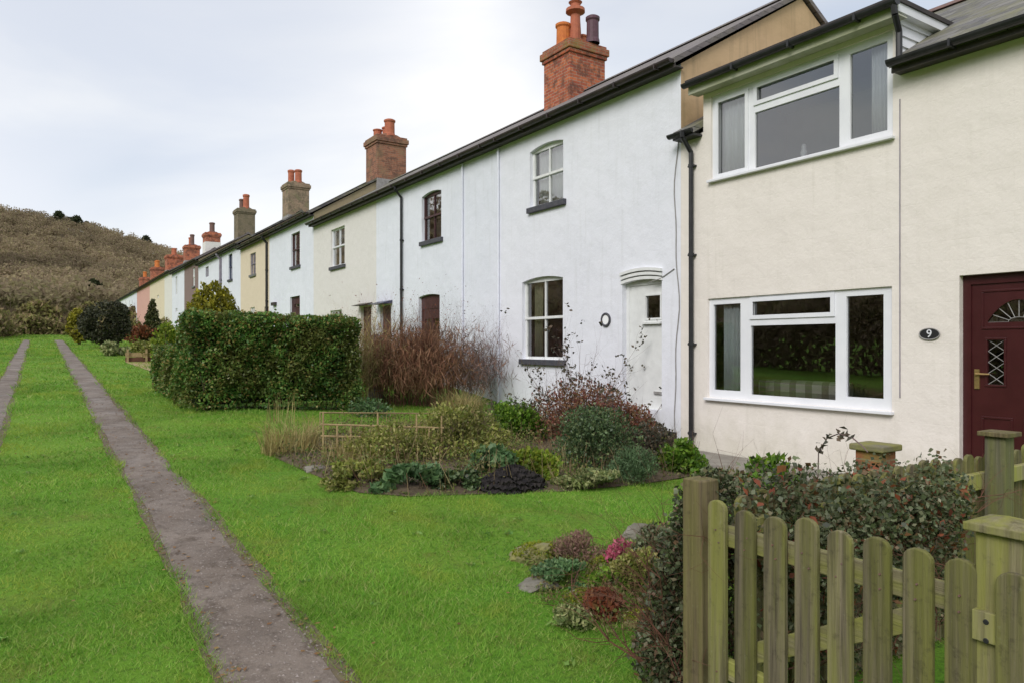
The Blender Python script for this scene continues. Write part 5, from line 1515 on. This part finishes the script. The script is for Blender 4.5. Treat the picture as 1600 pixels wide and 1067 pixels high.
shrub('plant', 'olive straggling plant beside the ivy-covered post', 'plant', (1000, 930, 80, 60), 'olive', 1500, .035, .02, 12)
shrub('plant', 'yellow and green edging plant at the lower end of the rockery', 'plant', (893, 985, 50, 34), 'variegated', 700, .035, .018, 10)
shrub('plant', 'dull brown-green plant under the grey stone and the ivy', 'plant', (1030, 900, 70, 70), 'ivy', 1700, .036, .022, 12)
for (px_, py_, w_) in ((860, 900, 60), (925, 950, 50), (985, 960, 50)):
    pass

rk = np.array([gp(*p)[:2] for p in ((818, 880), (870, 858), (960, 862), (1030, 850), (1062, 920), (1045, 1010), (990, 1012), (930, 992), (890, 985), (840, 938))])
n = 9000; lo, hi = rk.min(0), rk.max(0)
x = RNG.uniform(lo[0], hi[0], n); y = RNG.uniform(lo[1], hi[1], n); k = in_poly(x, y, rk) & (np.sin(x * 9) * np.sin(y * 8) + RNG.normal(size=n) * .4 > -.5); x, y = x[k], y[k]
tag(poly_mesh('ground_cover', leaf_quads(np.stack([x, y, ground(x, y) + .01 + .07 * RNG.uniform(0, 1, len(x))], 1), .026, .012, None, .9), 4, LEAF['cover']), kind='stuff')
# moss cushions as ground cover on the rockery
mo = []
for (px_, py_, rr, n) in ((838, 868, .13, 500), (940, 905, .10, 260), (1010, 968, .12, 420), (905, 938, .1, 240), (870, 890, .12, 260)):
    x, y, d = gp(px_, py_)
    a = RNG.uniform(0, 6.28, n); q = np.sqrt(RNG.uniform(0, 1, n)) * rr
    c = np.stack([x + np.cos(a) * q, y + np.sin(a) * q, ground(x, y) + .01 + .03 * RNG.uniform(0, 1, n)], 1)
    mo.append(leaf_quads(c, .022, .012, None, .8))
tag(poly_mesh('moss', np.concatenate(mo), 4, LEAF['moss']), kind='stuff')

# ------------------------------------------------------------------ far hedge, woods
def clumps(centres, sizes, per, L, W, up=.5, stretch=1.1):
    C = np.repeat(centres, per, 0); S = np.repeat(sizes, per)[:, None]
    d = unit(RNG.normal(size=C.shape)); d[:, 2] = np.abs(d[:, 2]) * stretch
    r = RNG.uniform(.35, 1, (len(C), 1)) ** .6
    P = C + d * S * r
    return leaf_quads(P, L, W, None, up)
# bramble hedge across the end of the tracks
def hedge_row(label, x0, x1, y0, y1, h, n, leaf, L=.28, W=.13):
    t = RNG.uniform(0, 1, n); x = x0 + (x1 - x0) * t + RNG.normal(size=n) * .4; y = y0 + (y1 - y0) * t + RNG.normal(size=n) * .5
    hh = h * (.72 + .28 * np.sin(x * 1.3 + y * .7)) * RNG.uniform(0, 1, n) ** .8
    P = np.stack([x, y, ground(x, y) + hh], 1)
    c = ((x0 + x1) / 2, (y0 + y1) / 2, gz((x0 + x1) / 2, (y0 + y1) / 2))
    e = empty('bramble_hedge', c, label, 'hedge')
    poly_mesh('foliage', leaf_quads(P, L, W, None, .5), 4, LEAF[leaf], e)
    S = []
    for i in range(140):
        u = random.random(); a = np.array([x0 + (x1 - x0) * u, y0 + (y1 - y0) * u + random.gauss(0, .3), 0]); a[2] = gz(a[0], a[1])
        S.append([a, a + np.array([random.gauss(0, .3), random.gauss(0, .3), h * random.uniform(.6, 1.15)])])
    poly_mesh('stem', seg_quads(S, .025, .008), 4, MT['bark'], e)
hedge_row('brown bramble hedge across the far end of the tracks', -3.5, 6., 58, 57, 1.35, 9000, 'bramble')
hedge_row('tall brown hedge along the far field side of the grass', -3.2, -1.75, 46, 55, 1.7, 5000, 'bramble')
hedge_row('olive far hedge behind the bramble hedge at the hill foot', -14, 9, 82, 84, 2.6, 9000, 'bramble', .5, .25)

hedge_row('long brown hedge out of view, added for its reflection in the windows', -7.2, -6.6, -8, 52, 3.1, 26000, 'wood', .3, .16)  # unseen hedge, added to give the lower windows brown reflections

# low growth over the whole bed
n = 60000
lo, hi = bedarr0.min(0), bedarr0.max(0)
x = RNG.uniform(lo[0], hi[0], n); y = RNG.uniform(lo[1], hi[1], n)
k = in_poly(x, y, bedarr0) & (np.sin(x * 3.1 + 1) * np.sin(y * 2.7) + np.sin(x * 7 + y * 5) * .5 + RNG.normal(size=n) * .4 > -1.1); x, y = x[k], y[k]
hz = (.03 + .11 * (1 + np.sin(x * 6.3 + np.sin(y * 4.1)) * np.sin(y * 5.7 + np.cos(x * 3.3)))) * RNG.uniform(0, 1, len(x)) ** 1.5 * (1.2 + np.sin(x * 5) * np.sin(y * 4))
tag(poly_mesh('ground_cover', leaf_quads(np.stack([x, y, ground(x, y) + hz], 1), .038, .02, None, .6), 4, LEAF['cover']), kind='stuff')

n = 2600
x = RNG.uniform(lo[0], hi[0], n); y = RNG.uniform(lo[1], hi[1], n); k = in_poly(x, y, bedarr0) & (np.sin(x * 2.3 + 2) * np.sin(y * 2.1) > -.35); x, y = x[k], y[k]; n = len(x)
b0 = np.stack([x, y, ground(x, y)], 1); tp = b0 + np.stack([RNG.normal(size=n) * .09, RNG.normal(size=n) * .09, RNG.uniform(.12, .42, n)], 1)
tag(poly_mesh('dead_stalks', seg_quads(np.stack([b0, tp], 1), .0035, .0018), 4, LEAF['stalk']), kind='stuff')

def wood_trees(n, phi0, phi1, r0, r1, per, L, W, smin, smax, seed):
    rg = np.random.default_rng(seed)
    phi = np.radians(rg.uniform(phi0, phi1, n)); r = np.sqrt(rg.uniform(r0 ** 2, r1 ** 2, n))
    x = r * np.sin(phi); y = r * np.cos(phi); z = hill_z(x, y)
    s = rg.uniform(smin, smax, n)
    return np.stack([x, y, z + s * .9], 1), s
c1, s1 = wood_trees(2600, -8, 13, 108, 376, 0, 0, 0, 1.2, 3.3, 1)
Q1 = clumps(c1, s1, 110, .8, .42, .4)
c2, s2 = wood_trees(1500, -165, -9, 110, 376, 0, 0, 0, 3.0, 5.5, 2)
Q2 = clumps(c2, s2, 36, 3.2, 1.6, .6)
tag(poly_mesh('woods', np.concatenate([Q1, Q2]), 4, LEAF['wood']), kind='stuff')
rt = random.Random(4)
TR = []
for k, (px_, r_, s, lab) in enumerate([(108, 372, 2.7, 'dark evergreen tree breaking the skyline of the wooded hill'), (92, 366, 3.6, 'olive evergreen tree just below the skyline of the hill'),
                                    (135, 378, 2.6, 'small dark evergreen on the hill crest nearest the roofs'), (228, 370, 3.4, 'dark evergreen on the hill crest above the pink cottage roof'),
                                    (148, 200, 3.0, 'grey-green evergreen low on the wooded slope'), (120, 360, 3.5, 'broad olive evergreen on the upper slope under the skyline')]):
    phi = YAW + math.atan((px_ - 800) / FPX); x, y = r_ * math.sin(phi), r_ * math.cos(phi); z = float(hill_z(x, y))
    e = empty('evergreen_tree', (x, y, z), lab, 'tree', 'evergreens on the hill')
    Q = clumps(np.array([[x, y, z + s * (.6 + .5 * j)] for j in range(3)]), np.array([s * .8, s * .75, s * .5]), 130, 1.3, .7, .8)
    poly_mesh('crown', Q, 4, LEAF['evergreen'], e)
    m = MB(); m.tube((x, y, z - .5), (x, y, z + s), .3, .1, 6); m.build('trunk', MT['bark'], e)

# ------------------------------------------------------------------ grass
bedc = np.array(bed).mean(0); bedgrass = bedc + (np.array(bed) - bedc) * .93
def in_poly(x, y, P):
    inside = np.zeros(len(x), bool); n = len(P); j = n - 1
    for i in range(n):
        xi, yi = P[i]; xj, yj = P[j]
        c = ((yi > y) != (yj > y)) & (x < (xj - xi) * (y - yi) / (yj - yi + 1e-12) + xi)
        inside ^= c; j = i
    return inside
def grass_band(d0, d1, dens, h, w, seed):
    rg = np.random.default_rng(seed)
    a0, a1 = YAW - R(41), YAW + R(36)
    area = .5 * (a1 - a0) * (d1 ** 2 - d0 ** 2) * 1.25
    n = int(area * dens)
    a = rg.uniform(a0, a1, n); r = np.sqrt(rg.uniform((d0 * .95) ** 2, (d1 * 1.12) ** 2, n))
    x = r * np.sin(a); y = r * np.cos(a)
    sh = rg.uniform(-.05, .05, n)
    edge = .012 * np.sin(y * 3.1) + .012 * np.sin(y * 8.3 + 1) + .7 * sh
    t1 = (x > .69 + edge) & (x < 1.10 + edge) & (y < 47); t2 = (x > -.72 + edge) & (x < -.41 + edge) & (y < 47)
    ok = ~(t1 | t2) & (x < 6.9) & (y > .2) & ~in_poly(x, y, bedgrass) & ~((x > HX0 + .1) & (x < HX1) & (y > HY0 + .1) & (y < HY1 + .5))
    ok &= ~((x > FX + .3) & (y < FY)) & (y < 58)
    e_ = np.minimum(np.minimum(np.abs(x - .69), np.abs(x - 1.10)), np.minimum(np.abs(x + .72), np.abs(x + .41)))
    worn = np.sin(x * 1.9 + np.sin(y * .9) * 2) * np.sin(y * 1.3 + np.cos(x * 1.1))
    ok &= rg.uniform(size=n) < np.clip(.5 + e_ / .09, 0, 1) * np.where(worn > .55, .55, 1)
    x, y = x[ok], y[ok]; n = len(x)
    # longer, thicker growth along the edges of the tracks, thin wear elsewhere
    near = np.minimum(np.minimum(np.abs(x - .69), np.abs(x - 1.10)), np.minimum(np.abs(x + .72), np.abs(x + .41)))
    hh = h * rg.uniform(.45, 1.15, n) * (1 + .5 * np.exp(-(near / .07) ** 2)) * (.8 + .3 * (np.sin(x * 2.1 + np.sin(y * 1.3)) * np.sin(y * 1.7 + x)) + .28 * np.sin(x * 7.3 + np.sin(y * 5.1)) * np.sin(y * 6.7 + np.cos(x * 4.)))
    t = rg.uniform(0, 2 * np.pi, n); l = rg.uniform(.3, 1.7, n) * hh
    b = np.stack([x, y, ground(x, y) - .003], 1)
    s = np.stack([-np.sin(t), np.cos(t), np.zeros(n)], 1) * (w * rg.uniform(.6, 1.3, n) * .5)[:, None]
    q = rg.uniform(0, 2 * np.pi, n)
    tip = b + np.stack([np.cos(q) * l, np.sin(q) * l, hh], 1)
    return np.stack([b - s, b + s, tip], 1)
G = [grass_band(1.0, 4, 9500, .036, .0042, 1), grass_band(4, 8, 3800, .042, .0065, 2), grass_band(8, 16, 1300, .05, .012, 3),
     grass_band(16, 32, 330, .06, .026, 4), grass_band(32, 60, 110, .08, .05, 5)]
tag(poly_mesh('grass', np.concatenate(G), 3, LEAF['grass']), kind='stuff')
n = 9000
y = 1.2 + 13 * RNG.uniform(0, 1, n) ** 1.6
x = np.where(RNG.uniform(size=n) < .75, RNG.uniform(.67, 1.15, n), RNG.uniform(-.74, -.39, n))
c = np.stack([x, y, ground(x, y) + .004], 1); r_ = (.003 + .010 * RNG.uniform(0, 1, n) ** 3)[:, None]
ang = RNG.uniform(0, 6.28, n); cs = [c + r_ * np.stack([np.cos(ang + k * 2.09), np.sin(ang + k * 2.09), 0 * ang], 1) for k in range(3)]
top = c + r_ * np.stack([.3 * np.cos(ang), .3 * np.sin(ang), .7 + 0 * ang], 1)
tag(poly_mesh('gravel', np.concatenate([np.stack([cs[k], cs[(k + 1) % 3], top], 1) for k in range(3)]), 3, MT['grit']), kind='stuff')
# flat rosettes of weeds and clover in the turf
n = 170
y = 1.3 + 14 * RNG.uniform(0, 1, n) ** 1.5; x = RNG.uniform(-2.6, 4.4, n)
ok = ~((x > .6) & (x < 1.2)) & ~((x > -.8) & (x < -.35)) & ~in_poly(x, y, bedarr0) & ~((x > FX - .15) & (y < FY + .3)) & (y < HY0 - .1)
x, y = x[ok], y[ok]; c = np.repeat(np.stack([x, y, ground(x, y) + .02], 1), 8, 0)
a_ = RNG.uniform(0, 6.28, len(c)); c[:, 0] += np.cos(a_) * RNG.uniform(.005, .035, len(c)); c[:, 1] += np.sin(a_) * RNG.uniform(.005, .035, len(c))
q = leaf_quads(c, .034, .02, np.stack([np.cos(a_), np.sin(a_), 0 * a_ + .35], 1) * 1.5)
tag(poly_mesh('lawn_weeds', q, 4, LEAF['weed']), kind='stuff')
# fallen leaves along the track edges and on the lawn
n = 1500
y = RNG.uniform(1.2, 16, n); s = RNG.integers(0, 3, n)
x = np.where(s == 0, .68 + RNG.normal(size=n) * .07, np.where(s == 1, 1.09 + RNG.normal(size=n) * .08, RNG.uniform(-2, 4, n)))
keep = (s < 2) | (RNG.uniform(size=n) < .35); x, y = x[keep], y[keep]
P = np.stack([x, y, ground(x, y) + .014], 1)
q = leaf_quads(P, .032, .022); q[:, :, 2] = P[:, None, 2] + (q[:, :, 2] - P[:, None, 2]) * .25
tag(poly_mesh('fallen_leaves', q, 4, LEAF['litter']), kind='stuff')
